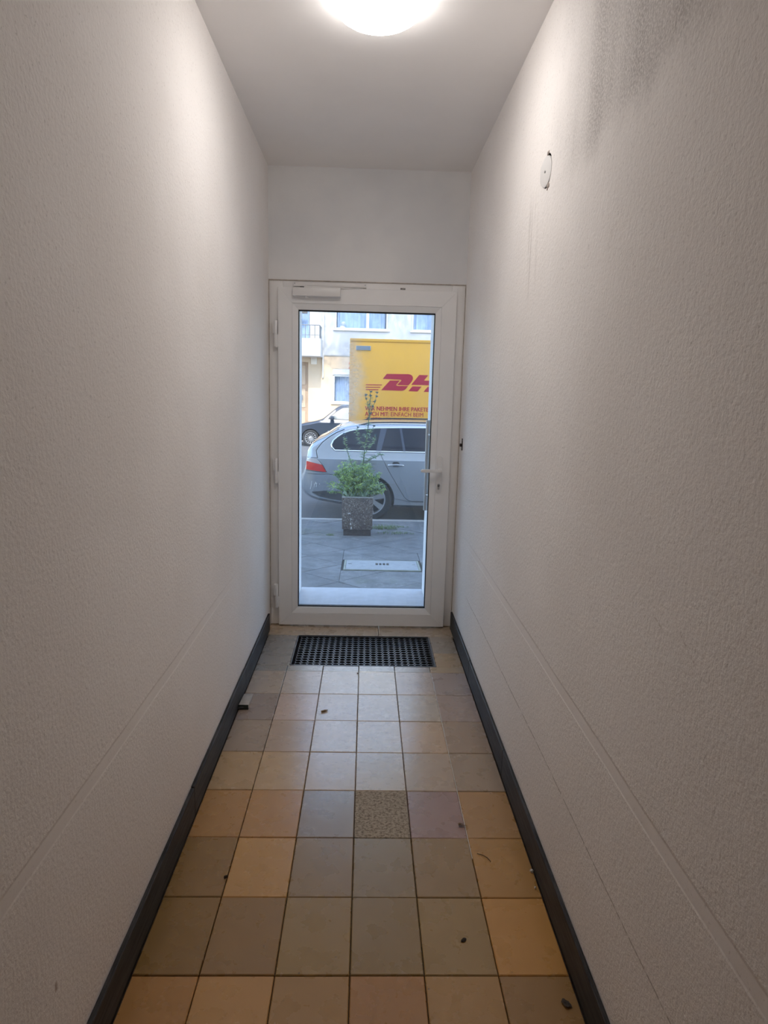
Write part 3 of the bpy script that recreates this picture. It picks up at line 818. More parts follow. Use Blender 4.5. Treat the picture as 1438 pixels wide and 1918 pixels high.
# bird-lime runs down the front
wob = g.mul(g.math('SUBTRACT', g.noise(g.mapping(v, (0, 0, 14)), 1, 2), .5), .05)
run = g.mul(g.smooth(g.math('ABSOLUTE', g.math('SUBTRACT', g.add(s[0], wob), -.078)), .004, .011, 1, 0), g.smooth(s[2], .235, .21), g.smooth(g.noise(v, 40, 2), .36, .46), g.smooth(s[1], -.15, -.18))
spl = g.mul(g.smooth(g.math('ABSOLUTE', g.math('SUBTRACT', s[0], -.098)), .012, .02, 1, 0), g.smooth(g.math('ABSOLUTE', g.math('SUBTRACT', s[2], .285)), .004, .008, 1, 0), g.smooth(s[1], -.15, -.18))
c = g.mix(run, c, srgb(225, 222, 216)); c = g.mix(spl, c, srgb(225, 222, 216))
g.set(color=c, rough=0.9, normal=g.bump(g.voronoi(v, 135), .7, .006)); M['aggregate'] = g.m
hw = 0.190; zt1, zf = 0.482, 0.085
mb = MB(); wl = .035
rings = [(hw - .006, zf), (hw, zt1), (hw - wl, zt1), (hw - wl, .36)]
sq = ((-1, -1), (1, -1), (1, 1), (-1, 1))
vs = [(sx * r, sy * r, z) for r, z in rings for sx, sy in sq]
fs = [(4 * i + k, 4 * i + (k + 1) % 4, 4 * i + 4 + (k + 1) % 4, 4 * i + 4 + k) for i in range(3) for k in range(4)] + [(3, 2, 1, 0), (12, 13, 14, 15)]
mb.add(vs, fs).build('body', M['aggregate'], pl, bevel=0.006)
MB().box(-.168, .168, -.165, .168, -.03, zf).build('foot', simple('dark_concrete', srgb(66, 60, 58), .9, var=.25, vscale=30, bump=.4), pl, bevel=0.006)
mb = MB()
for (a, b, c_, d) in ((-hw, hw, -hw, -hw + wl), (-hw, hw, hw - wl, hw), (-hw, -hw + wl, -hw + wl, hw - wl), (hw - wl, hw, -hw + wl, hw - wl)): mb.box(a, b, c_, d, zt1 - .006, zt1 + .006)
mb.build('rim', simple('pale_worn_rim', srgb(176, 174, 170), .9, var=.2, vscale=25, bump=.5), pl, bevel=.003)
soil = MB().box(-hw + wl, hw - wl, -hw + wl, hw - wl, .34, .43).build('soil', simple('soil', srgb(50, 42, 34), .95, var=.3, vscale=30, bump=.8), pl, smooth=0)
PT = PZ + .43
# bushy plant
M['grass'] = simple('pavement_grass', srgb(92, 112, 62), .7, var=.25, vscale=30)
def leafmat(name, a, b):
    g = G(name); v = g.coord('Object')
    c = g.mix(g.smooth(g.noise(v, 14, 3), .35, .65), a, b)
    g.set(color=c, rough=.5, sub=0.0)
    tl = g.t.nodes.new('ShaderNodeBsdfTranslucent'); g.put(tl.inputs[0], c)
    mx = g.t.nodes.new('ShaderNodeMixShader'); mx.inputs[0].default_value = .3
    g.t.links.new(g.p.outputs[0], mx.inputs[1]); g.t.links.new(tl.outputs[0], mx.inputs[2]); g.t.links.new(mx.outputs[0], g.out.inputs[0])
    return g.m
M['leaf_a'] = leafmat('leaf_green', srgb(140, 174, 82), srgb(206, 226, 132))
M['leaf_b'] = leafmat('leaf_bluegreen', srgb(136, 168, 140), srgb(196, 216, 188))
M['stem'] = simple('green_stem', srgb(92, 110, 70), .7)
bush = tag(empty('bushy_weed', (-0.088, PY + .195, PT)), 'dense bushy green weed overflowing the concrete planter', 'plant')
rr = random.Random(11)
stems, leaves = MB(), MB()
for k in range(105):
    ang = rr.uniform(0, 2 * math.pi); spread = rr.random() ** .5
    base = Vector((.11 * math.cos(ang) * rr.random(), .11 * math.sin(ang) * rr.random(), 0))
    tipr = spread * .37
    hgt = .47 - .27 * spread ** 2.4 + rr.uniform(-.06, .03)
    if spread > .8: hgt -= .05
    tip = Vector((math.cos(ang) * tipr * (1.1 if math.cos(ang) < 0 else .95), math.sin(ang) * tipr * .75, hgt))
    mid = base.lerp(tip, .5) + Vector((-math.cos(ang) * .02, 0, .06))
    pts = [base * (1 - t) ** 2 + mid * 2 * t * (1 - t) + tip * t * t for t in np.linspace(0, 1, 7)]
    stems.tube(pts, .004, 4, taper=.35)
    for q in range(58):
        t = rr.uniform(.22, 1.0); p = base * (1 - t) ** 2 + mid * 2 * t * (1 - t) + tip * t * t
        a2 = rr.uniform(0, 6.28); d = Vector((math.cos(a2), math.sin(a2), rr.uniform(-.3, .8)))
        leaves.leaf(p, d, (rr.uniform(-.4, .4), rr.uniform(-.4, .4), 1), rr.uniform(.026, .064), rr.uniform(.010, .019), rr.uniform(0, .35), 0 if rr.random() < .6 else 1)
for k in range(46):        # long blades low at the front
    ang = rr.uniform(math.pi * 1.0, math.pi * 2.0); p = Vector((rr.uniform(-.14, .14), -.10 + rr.uniform(-.03, .05), .0))
    d = Vector((math.cos(ang) * .5, -.25, 1)); leaves.leaf(p, d, (0, -1, .4), rr.uniform(.12, .22), rr.uniform(.012, .022), .35, 1)
tag(stems.build('stems', M['stem'], bush), kind='stuff')
tag(leaves.build('foliage', [M['leaf_a'], M['leaf_b']], bush, smooth=0, recalc=False), kind='stuff')
# tall thistle-like weed
th = tag(empty('tall_thistle', (-0.045, PY + .13, PT)), 'tall spindly thistle with blue grey flower heads rising from the planter', 'plant')
stems, leaves, heads = MB(), MB(), MB()
def thistle_stem(pts, r, nl, lf=(.03, .08)):
    n = len(pts) - 1
    stems.tube(pts, r, 5, taper=.35)
    for q in range(nl):
        t = rr.uniform(.15, .97) * n; i = min(int(t), n - 1); p = Vector(pts[i]).lerp(Vector(pts[i + 1]), t - i)
        a2 = rr.uniform(0, 6.28); L = rr.uniform(*lf) * (1.15 - .6 * t / n)
        d = Vector((math.cos(a2), math.sin(a2) * .8, rr.uniform(-.1, .9))).normalized()
        leaves.leaf(p, d, (0, 0, 1), L * 1.15, L * .27, .3, rr.choice((0, 1, 1)))
        for sgn in (-1, 1):
            for f in (.35, .62):
                pp = p + d * L * f; sd = d.cross(Vector((0, 0, 1))) * sgn
                leaves.leaf(pp, d * .6 + sd + Vector((0, 0, .2)), (0, 0, 1), L * .42, L * .16, .2, 1)
def head(p, r=.011):
    p = Vector(p)
    heads.lathe([(.0001, -r), (r * .8, -.4 * r), (r * .7, r * .6), (.0001, r)], p, (0, 0, 1), 6, cap=False)
    for k in range(14):
        d = Vector((rr.gauss(0, 1), rr.gauss(0, 1), rr.gauss(.35, .8))).normalized()
        heads.leaf(p, d, d.orthogonal(), r * rr.uniform(2.0, 3.2), r * .75, .15)
Zb = -PT
def tp(x, z, y=0.0): return (x + .045, y, z + Zb)
thistle_stem([tp(-.05, PT, 0), tp(-.03, .58), tp(-.012, .8, .02), tp(.02, 1.03, .01), tp(.035, 1.25, 0), tp(.043, 1.44, .01)], .009, 120)
thistle_stem([tp(.03, 1.16), tp(.07, 1.27, .01), tp(.10, 1.34, .02), tp(.118, 1.43, .02)], .004, 22, (.02, .05))
thistle_stem([tp(.028, 1.2), tp(.01, 1.3, -.02), tp(-.013, 1.40, -.02)], .0035, 12, (.02, .045))
thistle_stem([tp(-.10, PT, -.02), tp(-.16, .56, -.03), tp(-.21, .70, -.03), tp(-.25, .84, -.02), tp(-.262, .93, -.02)], .0065, 64, (.03, .07))
thistle_stem([tp(-.02, .72), tp(.05, .80, -.03), tp(.09, .87, -.03), tp(.108, .93, -.03)], .0045, 40, (.03, .06))
thistle_stem([tp(-.018, .60), tp(.08, .66, -.03), tp(.17, .71, -.04), tp(.22, .70, -.04)], .005, 50, (.03, .07))
thistle_stem([tp(-.012, .78), tp(-.08, .88, .02), tp(-.12, .97, .02), tp(-.10, 1.02, .02)], .0045, 44, (.03, .06))
thistle_stem([tp(.0, .86), tp(.06, .98, .02), tp(.085, 1.03, .02)], .004, 30, (.03, .05))
for (x, z) in ((.043, 1.455), (.04, 1.41), (.121, 1.445), (.112, 1.40), (.095, 1.34), (.07, 1.28), (.025, 1.30), (-.014, 1.415), (-.005, 1.37), (.02, 1.06), (-.265, .945), (-.24, .90), (.11, .94), (.09, .89), (-.1, 1.03), (.09, 1.05), (.05, 1.2), (.03, 1.15)): head(tp(x, z, rr.uniform(-.02, .02)))
tag(stems.build('stems', M['stem'], th), kind='stuff')
tag(leaves.build('foliage', [M['leaf_a'], M['leaf_b']], th, smooth=0, recalc=False), kind='stuff')
tag(heads.build('flower_heads', simple('blue_grey_bud', srgb(92, 116, 124), .7, var=.35, vscale=60), th, smooth=0, recalc=False), kind='stuff')
# grass in the joints by the planter
def tuft(name, x0, y0, rx, ry, n, L, label, seed):
    q = random.Random(seed); mb = MB()
    for k in range(n):
        a = q.uniform(0, 6.28); r = q.random() ** .6
        x, y = rx * r * math.cos(a), ry * r * math.sin(a)
        mb.leaf((x, y, gz(y0 + y) - gz(y0) - .002), (q.uniform(-.6, .6), q.uniform(-.6, .6), 1), (q.uniform(-1, 1), -1, .2), q.uniform(.4, 1) * L, .006, .5)
    tag(mb.build(name, M['grass'], None, (x0, y0, gz(y0)), smooth=0, recalc=False), label, 'grass', kind='stuff')
tuft('grass', 0.27, 8.58, .17, .10, 170, .075, 'thick green grass tuft growing beside the planter foot', 1)
tuft('grass', 0.40, 8.25, .24, .08, 90, .045, 'low thin grass patch in the joint right of the planter', 2)
tuft('grass', 0.46, 8.72, .14, .06, 45, .045, 'small grass patch near the kerb', 3)
tuft('grass', -0.42, 8.05, .05, .03, 40, .035, 'tiny grass sprig in the pavement left of the planter', 4)

# ------------------------------------------------------------------ cars
M['tyre'] = simple('tyre_rubber', (0.02, 0.02, 0.021, 1), .75, var=.2, vscale=30)
M['rim'] = simple('alloy', (0.62, 0.62, 0.63, 1), .3, .85)
M['tint'] = simple('tinted_glass', (0.010, 0.014, 0.030, 1), .03, 0, spec=.5)
M['trim'] = simple('black_trim', (0.02, 0.02, 0.022, 1), .5)
M['pillar'] = simple('pillar_cover', (.085, .10, .14, 1), .3)
M['redlens'] = simple('red_lens', (0.78, 0.03, 0.022, 1), .12, coat=.6)
M['clearlens'] = simple('clear_lens', (0.62, 0.55, 0.55, 1), .12, coat=.6)
M['arch'] = simple('wheel_arch_black', (0.006, 0.006, 0.007, 1), .9)
def paint(name, col, metal, rough):
    g = G(name); g.set(color=col, metal=metal, rough=rough, coat=.8, coatr=.05)
    return g.m
M['silver'] = paint('silver_paint', (0.46, 0.48, 0.51, 1), .65, .27)
M['darkpaint'] = paint('dark_blue_black_paint', (0.03, 0.042, 0.065, 1), .2, .3)

class Car:
    def __init__(s, p):
        s.p = p
        s.zt, s.zb, s.wd = pchip(*p['top']), pchip(*p['bot']), pchip(*p['width'])
        s.sh, s.belt, s.tum = p['shoulder'], p['belt'], p['tumble']
    def section(s, x):
        Wd, zb, zt = s.wd(x), s.zb(x), s.zt(x)
        sh = min(s.sh, zt - .07); be = min(s.belt, zt - .03)
        gh = max(0.0, zt - .05 - be)
        wb = Wd * .94
        wr = wb - gh * s.tum
        k = min(1.0, gh / .25)
        pts = [(0, zb), (Wd * .86, zb), (Wd * .945, zb + .045), (Wd * .968, zb + .13 * min(1, (sh - zb) / .5)), (Wd * .985, zb + (sh - zb) * .5), (Wd * .994, zb + (sh - zb) * .76),
               (Wd * .998, sh - .02), (Wd * .978, sh + .008), (wb, be)]
        ez = zt - .05
        if ez <= be: ez = be + .004
        pts += [(wb + (wr - wb) * .5 + .006 * k, be + (ez - be) * .5), (wr, ez)]
        pts += [(wr - .035, ez + (zt - ez) * .55), (wr * .82, ez + (zt - ez) * .9), (wr * .5, zt + .006 * k), (0, zt + .010 * k)]
        return pts
    def Y(s, x, z):
        sec = s.section(x)[1:11]
        zs = [q[1] for q in sec]; ysv = [q[0] for q in sec]
        return float(np.interp(z, zs, ysv))
    def body(s, name, mat, parent):
        L = s.p['L']
        xs = sorted(set([0, .012, .03, .06, .1, .14, .18] + list(np.linspace(.22, L - .2, 84)) + [L - .16, L - .12, L - .08, L - .045, L - .018, L]))
        half = [s.section(x) for x in xs]; n = len(half[0])
        vs, fs = [], []
        for x, sec in zip(xs, half):
            ring = [(x, -y, z) for y, z in sec] + [(x, y, z) for y, z in sec[-2:0:-1]]
            vs += ring
        m = 2 * n - 2
        for i in range(len(xs) - 1):
            for k in range(m): fs.append((i * m + k, i * m + (k + 1) % m, (i + 1) * m + (k + 1) % m, (i + 1) * m + k))
        fs.append(tuple(range(m))[::-1]); fs.append(tuple((len(xs) - 1) * m + k for k in range(m)))
        mb = MB().add(vs, fs)
        o = mb.build(name, [mat, M['arch']], parent, smooth=0)
        cut = MB()
        for (wx, wz, r) in s.p['arches']:
            for sg in (-1, 1): cut.cyl((wx, sg * .62, wz), (wx, sg * 1.2, wz), r, 48, mi=0)
        co = cut.build('cutter', [M['arch']], None)
        md = o.modifiers.new('b', 'BOOLEAN'); md.object = co; md.operation = 'DIFFERENCE'; md.solver = 'EXACT'
        try: md.material_mode = 'TRANSFER'
        except Exception: pass
        co.parent = parent
        dg = bpy.context.evaluated_depsgraph_get()
        me = bpy.data.meshes.new_from_object(o.evaluated_get(dg))
        o.modifiers.clear(); o.data = me
        bpy.data.objects.remove(co)
        me.polygons.foreach_set('use_smooth', [True] * len(me.polygons)); me.set_sharp_from_angle(angle=math.radians(32))
        return o
    def patch(s, name, poly, mat, parent, side=-1, off=.004, cuts=5):
        bm = bmesh.new()
        f = bm.faces.new([bm.verts.new((x, 0, z)) for x, z in poly])
        bmesh.ops.triangulate(bm, faces=[f])
        for it in range(cuts):
            ed = [e for e in bm.edges if e.calc_length() > .07]
            if not ed: break
            bmesh.ops.subdivide_edges(bm, edges=ed, cuts=1)
            bmesh.ops.triangulate(bm, faces=bm.faces)
        for v_ in bm.verts: v_.co.y = side * (s.Y(v_.co.x, v_.co.z) + off)
        bmesh.ops.recalc_face_normals(bm, faces=bm.faces)
        if sum(f.normal.y for f in bm.faces) * side < 0: bmesh.ops.reverse_faces(bm, faces=bm.faces)
        me = bpy.data.meshes.new(name); bm.to_mesh(me); bm.free(); me.materials.append(mat)
        me.polygons.foreach_set('use_smooth', [True] * len(me.polygons))
        return link(name, me, parent)
    def strip(s, name, path, w, mat, parent, side=-1, off=.005, closed=False, step=.05):
        pts = []
        src = path + [path[0]] if closed else path
        for a, b in zip(src[:-1], src[1:]):
            n = max(1, int(math.hypot(b[0] - a[0], b[1] - a[1]) / step))
            pts += [(a[0] + (b[0] - a[0]) * k / n, a[1] + (b[1] - a[1]) * k / n) for k in range(n)]
        if not closed: pts.append(src[-1])
        vs, fs = [], []; n = len(pts)
        for i, (x, z) in enumerate(pts):
            a = pts[(i - 1) % n] if closed else pts[max(i - 1, 0)]; b = pts[(i + 1) % n] if closed else pts[min(i + 1, n - 1)]
            dx, dz = b[0] - a[0], b[1] - a[1]; l = math.hypot(dx, dz) or 1; nx, nz = -dz / l, dx / l
            for q, o_ in ((-.5, 0), (0, off), (.5, 0)):
                X, Z = x + nx * w * q, z + nz * w * q
                vs.append((X, side * (s.Y(X, Z) + .001 + o_), Z))
        rng = n if closed else n - 1
        for i in range(rng):
            j = (i + 1) % n
            fs += [(3 * i, 3 * j, 3 * j + 1, 3 * i + 1), (3 * i + 1, 3 * j + 1, 3 * j + 2, 3 * i + 2)]
        return MB().add(vs, fs).build(name, mat, parent, smooth=50)

def wheel(name, parent, loc, R, rr_, width, side, spokes, style):
    w = empty(name); w.parent = parent; w.location = loc
    s_ = side
    prof = [(rr_ - .012, -width * .45), (rr_ + .01, -width * .5), (R - .03, -width * .48), (R - .006, -width * .38), (R, -width * .2), (R, width * .2), (R - .006, width * .38), (R - .03, width * .48), (rr_ + .01, width * .5), (rr_ - .012, width * .45)]
    MB().lathe(prof, (0, 0, 0), (0, s_, 0), 48, cap=False).build('tyre', M['tyre'], w)
    mb = MB()
    yo = width * .42
    mb.lathe([(rr_ - .012, -width * .42), (rr_ - .03, 0), (rr_ - .03, yo - .03), (rr_ - .012, yo - .012), (rr_ - .002, yo + .008), (rr_ - .024, yo + .008), (rr_ - .032, yo - .02)], (0, 0, 0), (0, s_, 0), 48, cap=False)
    mb.lathe([(.0001, yo - .012), (.035, yo - .012), (.07, yo - .025), (.075, yo - .06), (.0001, yo - .06)], (0, 0, 0), (0, s_, 0), 24, cap=False)
    for k in range(spokes):
        t = 2 * math.pi * k / spokes + .3; c, q = math.cos(t), math.sin(t)
        w0, w1 = style
        r0, r1 = .05, rr_ - .02
        def P(r, o, y): return (c * r - q * o, s_ * y, q * r + c * o)
        vs = [P(r0, -w0, yo - .02), P(r0, w0, yo - .02), P(r1, w1, yo), P(r1, -w1, yo), P(r0, -w0, yo - .06), P(r0, w0, yo - .06), P(r1, w1, yo - .035), P(r1, -w1, yo - .035)]
        mb.add(vs, [(0, 1, 2, 3), (4, 7, 6, 5), (0, 4, 5, 1), (1, 5, 6, 2), (2, 6, 7, 3), (3, 7, 4, 0)])
    mb.build('rim', M['rim'], w)
    MB().lathe([(.0001, -.01), (rr_ - .035, -.01), (rr_ - .035, .01), (.0001, .01)], (0, 0, 0), (0, s_, 0), 32, cap=False).build('brake_disc', simple('dark_brake', (.03, .03, .03, 1), .5, .6), w)
    return w

# silver estate car at the kerb, rear towards the left
wag = Car(dict(L=4.84, shoulder=.905, belt=1.0, tumble=.36,
    top=([0, .04, .08, .105, .125, .15, .40, .56, .70, .82, 1.0, 1.4, 1.9, 2.5, 2.9, 3.2, 3.5, 3.75, 4.1, 4.5, 4.72, 4.84],
         [.55, .62, .68, .80, .93, 1.03, 1.205, 1.305, 1.355, 1.375, 1.388, 1.402, 1.406, 1.395, 1.36, 1.26, 1.12, 1.0, .93, .82, .70, .56]),
    bot=([0, .05, .12, .25, .45, .64, 1.0, 4.2, 4.6, 4.84], [.44, .385, .335, .285, .25, .225, .20, .19, .22, .34]),
    width=([0, .03, .07, .13, .22, .36, .6, 1.0, 3.9, 4.4, 4.6, 4.74, 4.84], [.46, .60, .71, .79, .855, .893, .912, .918, .918, .89, .83, .72, .55]),
    arches=[(1.04, .315, .352), (3.926, .315, .352)]))
wc = tag(empty('estate_car', (-0.97, 9.5 + .918, ROADZ)), 'silver grey estate car parked along the kerb beyond the planter', 'car')
wag.body('body', M['silver'], wc)
win = [(.53, 1.008), (.492, 1.045), (.480, 1.085), (.505, 1.14), (.56, 1.19), (.64, 1.243), (.74, 1.28), (.86, 1.304), (1.1, 1.326), (1.5, 1.340), (1.9, 1.346), (2.4, 1.340), (2.75, 1.305), (3.0, 1.22), (3.3, 1.10), (3.44, 1.02), (3.0, 1.01), (2.2, 1.006), (1.2, 1.004)]
for sd in (-1, 1):
    wag.patch('side_glass', win, M['tint'], wc, sd, .003)
    wag.strip('chrome_trim', win, .022, M['chrome'], wc, sd, .008, True)
    wag.patch('pillar', [(1.115, 1.012), (1.185, 1.012), (1.265, 1.326), (1.175, 1.322)], M['pillar'], wc, sd, .006)
    wag.patch('pillar', [(1.50, 1.012), (1.535, 1.012), (1.475, 1.334), (1.445, 1.334)], M['pillar'], wc, sd, .006)
    wag.patch('pillar', [(2.12, 1.012), (2.23, 1.012), (2.16, 1.340), (2.08, 1.340)], M['pillar'], wc, sd, .006)
    tl = wag.patch('tail_light', [(.118, .722), (.415, .700), (.355, .80), (.15, .84), (.125, .84)], M['redlens'], wc, sd, .006)
    wag.patch('clear_lens', [(.125, .842), (.15, .845), (.355, .802), (.30, .865), (.265, .885), (.13, .885)], M['clearlens'], tl, sd, .006)
    wag.strip('lamp_gap', [(.115, .712), (.425, .692), (.36, .80), (.275, .895), (.135, .897)], .008, M['trim'], wc, sd, .003)
    wag.strip('rear_door_gap', [(1.163, .995), (1.30, .735), (1.45, .49), (1.53, .365), (1.58, .318), (1.64, .30), (2.2, .30)], .008, M['trim'], wc, sd, .002)
    wag.strip('front_door_gap', [(2.2, 1.0), (2.24, .7), (2.22, .30)], .008, M['trim'], wc, sd, .002)
    wag.strip('wing_gap', [(3.42, 1.0), (3.36, .6), (3.3, .30), (2.22, .30)], .008, M['trim'], wc, sd, .002)
    wag.strip('bumper_gap', [(.09, .66), (.30, .665), (.425, .672), (.58, .662), (.69, .655)], .007, M['trim'], wc, sd, .002)
    wag.patch('lower_bumper_reflection', [(.20, .40), (.40, .425), (.69, .43), (.69, .285), (.47, .31), (.30, .345)], simple('dark_bumper_reflection', (.07, .073, .078, 1), .55), wc, sd, .010)  # dark grey patch standing in for dark reflections low on the bumper
    wag.strip('tailgate_gap', [(.285, .895), (.262, 1.0), (.35, 1.115), (.45, 1.195), (.55, 1.255), (.66, 1.30)], .010, M['trim'], wc, sd, .002)
    wag.strip('sill_line', [(1.40, .335), (1.62, .292), (3.3, .285)], .006, M['trim'], wc, sd, .002)
    wag.strip('fuel_flap', [(.97, .83), (1.10, .83), (1.115, .845), (1.115, .94), (1.10, .955), (.97, .955), (.955, .94), (.955, .845)], .005, M['trim'], wc, sd, .001, True)
    for xh in (1.40, 2.45):
        hh = MB(); yb = wag.Y(xh, .82)
        hh.tube([(xh - .105, sd * (yb + .004), .818), (xh - .075, sd * (yb + .03), .822), (xh, sd * (yb + .036), .826), (xh + .075, sd * (yb + .03), .822), (xh + .105, sd * (yb + .004), .818)], .016, 10)
        hd = hh.build('door_handle', M['silver'], wc)
        wag.patch('handle_recess', [(xh - .055, .815), (xh - .035, .795), (xh + .035, .795), (xh + .055, .815), (xh + .05, .848), (xh + .03, .866), (xh - .03, .866), (xh - .05, .848)], M['trim'], hd, sd, .003)
    rl = MB(); pts = []
    for x in np.linspace(.92, 2.9, 22):
        yr = wag.section(x)[11][0] - .03; pts.append((x, sd * yr, wag.zt(x) - .012 + (.0 if x in (.92, 2.9) else .020)))
    pts[0] = (.86, pts[0][1], wag.zt(.86) - .022)
    rl.tube(pts, .011, 8); rl.build('roof_rail', simple('dark_rail', (.09, .09, .095, 1), .35, .6) if sd == -1 else M['trim'], wc)
    mr = MB(); mr.lathe([(.0001, -.11), (.05, -.1), (.075, -.03), (.075, .05), (.05, .1), (.0001, .11)], (3.2, sd * 1.0, 1.03), (0, 1, 0), 16, cap=False); mr.build('mirror', M['silver'], wc)
    wag.patch('headlight', [(4.30, .64), (4.62, .58), (4.74, .62), (4.70, .70), (4.5, .765), (4.34, .76)], M['clearlens'], wc, sd, .005)
# rear and front glass follow the body
def top_patch(car, name, x0, x1, frac, mat, parent, off=.004, n=14):
    vs, fs = [], []
    for i in range(n + 1):
        x = x0 + (x1 - x0) * i / n; sec = car.section(x); top = sec[10:]
        ysv = [q[0] for q in top][::-1]; zsv = [q[1] for q in top][::-1]
        wmax = ysv[-1] * frac
        for k in range(13):
            y = -wmax + 2 * wmax * k / 12; vs.append((x - off * .5, y, float(np.interp(abs(y), ysv, zsv)) + off))
    for i in range(n):
        for k in range(12): fs.append((13 * i + k, 13 * i + k + 1, 13 * i + 14 + k, 13 * i + 13 + k))
    return MB().add(vs, fs).build(name, mat, parent, smooth=60)
top_patch(wag, 'rear_glass', .20, .58, .92, M['tint'], wc)
top_patch(wag, 'windscreen', 2.98, 3.68, .94, M['tint'], wc)
sp = MB(); sp.add([(.56, -.55, 1.292), (.56, .55, 1.292), (.80, .58, 1.355), (.80, -.58, 1.355), (.545, -.55, 1.312), (.545, .55, 1.312), (.80, .58, 1.376), (.80, -.58, 1.376)], [(0, 1, 2, 3), (4, 5, 6, 7), (0, 1, 5, 4), (1, 2, 6, 5), (2, 3, 7, 6), (3, 0, 4, 7)]); sp.build('spoiler', M['silver'], wc, bevel=.004)
for (x, sd) in ((1.04, -1), (1.04, 1), (3.926, -1), (3.926, 1)):
    wheel('wheel', wc, (x, sd * .795, .318), .318, .232, .225, sd, 7, (.026, .042))
M['scuff'] = simple('white_scuff', srgb(215, 215, 215), .8)
for path in ([(.205, .56), (.20, .50), (.185, .44)], [(.245, .52), (.24, .47)], [(.26, .55), (.275, .51), (.268, .475)], [(.245, .52), (.285, .53)], [(.31, .525), (.325, .52)]): wag.strip('paint_scuff', path, .009, M['scuff'], wc, -1, .003, step=.02)
# road dirt on the bumper corner is only in the paint: no extra pieces

# dark car across the street, nose to the left
dk = Car(dict(L=4.68, shoulder=.90, belt=.99, tumble=.42,
    top=([0, .05, .2, .5, .9, 1.3, 1.9, 2.4, 2.75, 2.95, 3.15, 3.35, 3.5, 3.62, 3.9, 4.25, 4.5, 4.62, 4.68], [.6, .8, .95, 1.02, 1.25, 1.44, 1.52, 1.53, 1.52, 1.46, 1.31, 1.14, 1.02, .975, .905, .83, .73, .64, .52]),
    bot=([0, .2, .6, 4.1, 4.5, 4.68], [.38, .28, .2, .19, .22, .32]),
    width=([0, .06, .18, .4, .9, 3.9, 4.3, 4.5, 4.62, 4.68], [.62, .74, .82, .87, .9, .9, .86, .78, .66, .5]),
    arches=[(.95, .30, .345), (3.93, .30, .345)]))
dc = tag(empty('dark_car', (1.88, 25.0 + .9, ROADZ - .25)), 'dark blue black car parked across the street, nose to the left', 'car')
dc.rotation_euler.z = math.pi
dk.body('body', M['darkpaint'], dc)
dwin = [(.75, 1.03), (.95, 1.22), (1.3, 1.40), (1.8, 1.455), (2.5, 1.46), (2.78, 1.425), (2.98, 1.30), (3.2, 1.12), (3.28, 1.02), (2.2, .995), (1.2, .995)]
for sd in (-1, 1):
    dk.patch('side_glass', dwin, simple('side_tint_%s' % ('a' if sd < 0 else 'b'), (0.10, 0.13, 0.13, 1), .05, spec=.8), dc, sd, .003)
    dk.strip('window_trim', dwin, .02, M['trim'], dc, sd, .006, True)
    dk.strip('door_gap', [(3.33, .99), (3.36, .6), (3.28, .3), (2.2, .3), (2.2, .99)], .009, M['trim'], dc, sd, .002)
    dk.strip('side_moulding', [(1.2, .56), (3.3, .56)], .05, M['chrome'], dc, sd, .01)
    m_ = MB(); m_.lathe([(.0001, -.10), (.055, -.09), (.085, -.02), (.08, .05), (.05, .09), (.0001, .1)], (3.14, sd * 1.0, 1.06), (0, 1, 0), 14, cap=False); m_.build('mirror', M['darkpaint'], dc)
    m_ = MB(); m_.tube([(2.3, sd * (dk.Y(2.3, .84) + .005), .84), (2.36, sd * (dk.Y(2.3, .84) + .03), .845), (2.46, sd * (dk.Y(2.3, .84) + .03), .845), (2.52, sd * (dk.Y(2.3, .84) + .005), .84)], .014, 8); m_.build('door_handle', M['chrome'], dc)
    dk.patch('headlight', [(4.38, .62), (4.54, .58), (4.60, .62), (4.52, .69), (4.42, .72)], M['clearlens'], dc, sd, .005)
top_patch(dk, 'windscreen', 2.86, 3.46, .93, M['tint'], dc)
wp = MB(); wp.tube([(3.50, -.5, 1.035), (3.47, -.1, 1.06)], .008, 5); wp.tube([(3.50, .1, 1.045), (3.47, .5, 1.05)], .008, 5); wp.build('wiper', M['trim'], dc)
for (x, sd) in ((.95, -1), (.95, 1), (3.93, -1), (3.93, 1)): wheel('wheel', dc, (x, sd * .785, .303), .303, .222, .21, sd, 14, (.010, .014))

# ------------------------------------------------------------------ yellow delivery truck
M['yellow'] = simple('yellow_paint', srgb(242, 180, 62), .35, var=.03, vscale=2, coat=.3)
M['maroon'] = simple('red_vinyl', srgb(180, 22, 52), .4)
M['vent'] = simple('pale_vent', srgb(176, 186, 196), .5)
TYF = 14.4
tr = tag(empty('delivery_truck', (-0.367, TYF, rz(15.4))), 'yellow box delivery truck with red lettering standing in the street', 'truck')
tr.rotation_euler.x = -math.atan(.02)
TZ0 = rz(15.4)
def T(x, z): return (x + .367, z - TZ0)       # world x,z on the side face -> truck coordinates
BL_, BH, BB, BD = 4.35, 2.521 - TZ0, .62, 2.05
mb = MB().box(0, BL_, 0, BD, BB, BH); mb.build('cargo_box', M['yellow'], tr, bevel=.012)
MB().box(-.006, BL_ + .006, -.012, .03, BH - .055, BH + .006).build('top_rail', M['yellow'], tr, bevel=.005)
MB().box(-.006, BL_ + .006, -.012, .03, BB - .02, BB + .06).build('bottom_rail', M['yellow'], tr, bevel=.005)
MB().box(-.010, .028, -.010, .05, BB, BH).build('corner_post', M['yellow'], tr, bevel=.006)
for zc in (1.95, 2.05): 
    MB().box(-.028, -.008, .01, .05, zc + .40, zc + .44).build('marker_lamp', M['redlens'], tr, bevel=.003)
x0, z0 = T(-.25, 2.289); x1, z1 = T(.06, 2.379)
vt = MB().box(x0, x1, -.012, .01, z0, z1).build('vent', M['vent'], tr, bevel=.003)
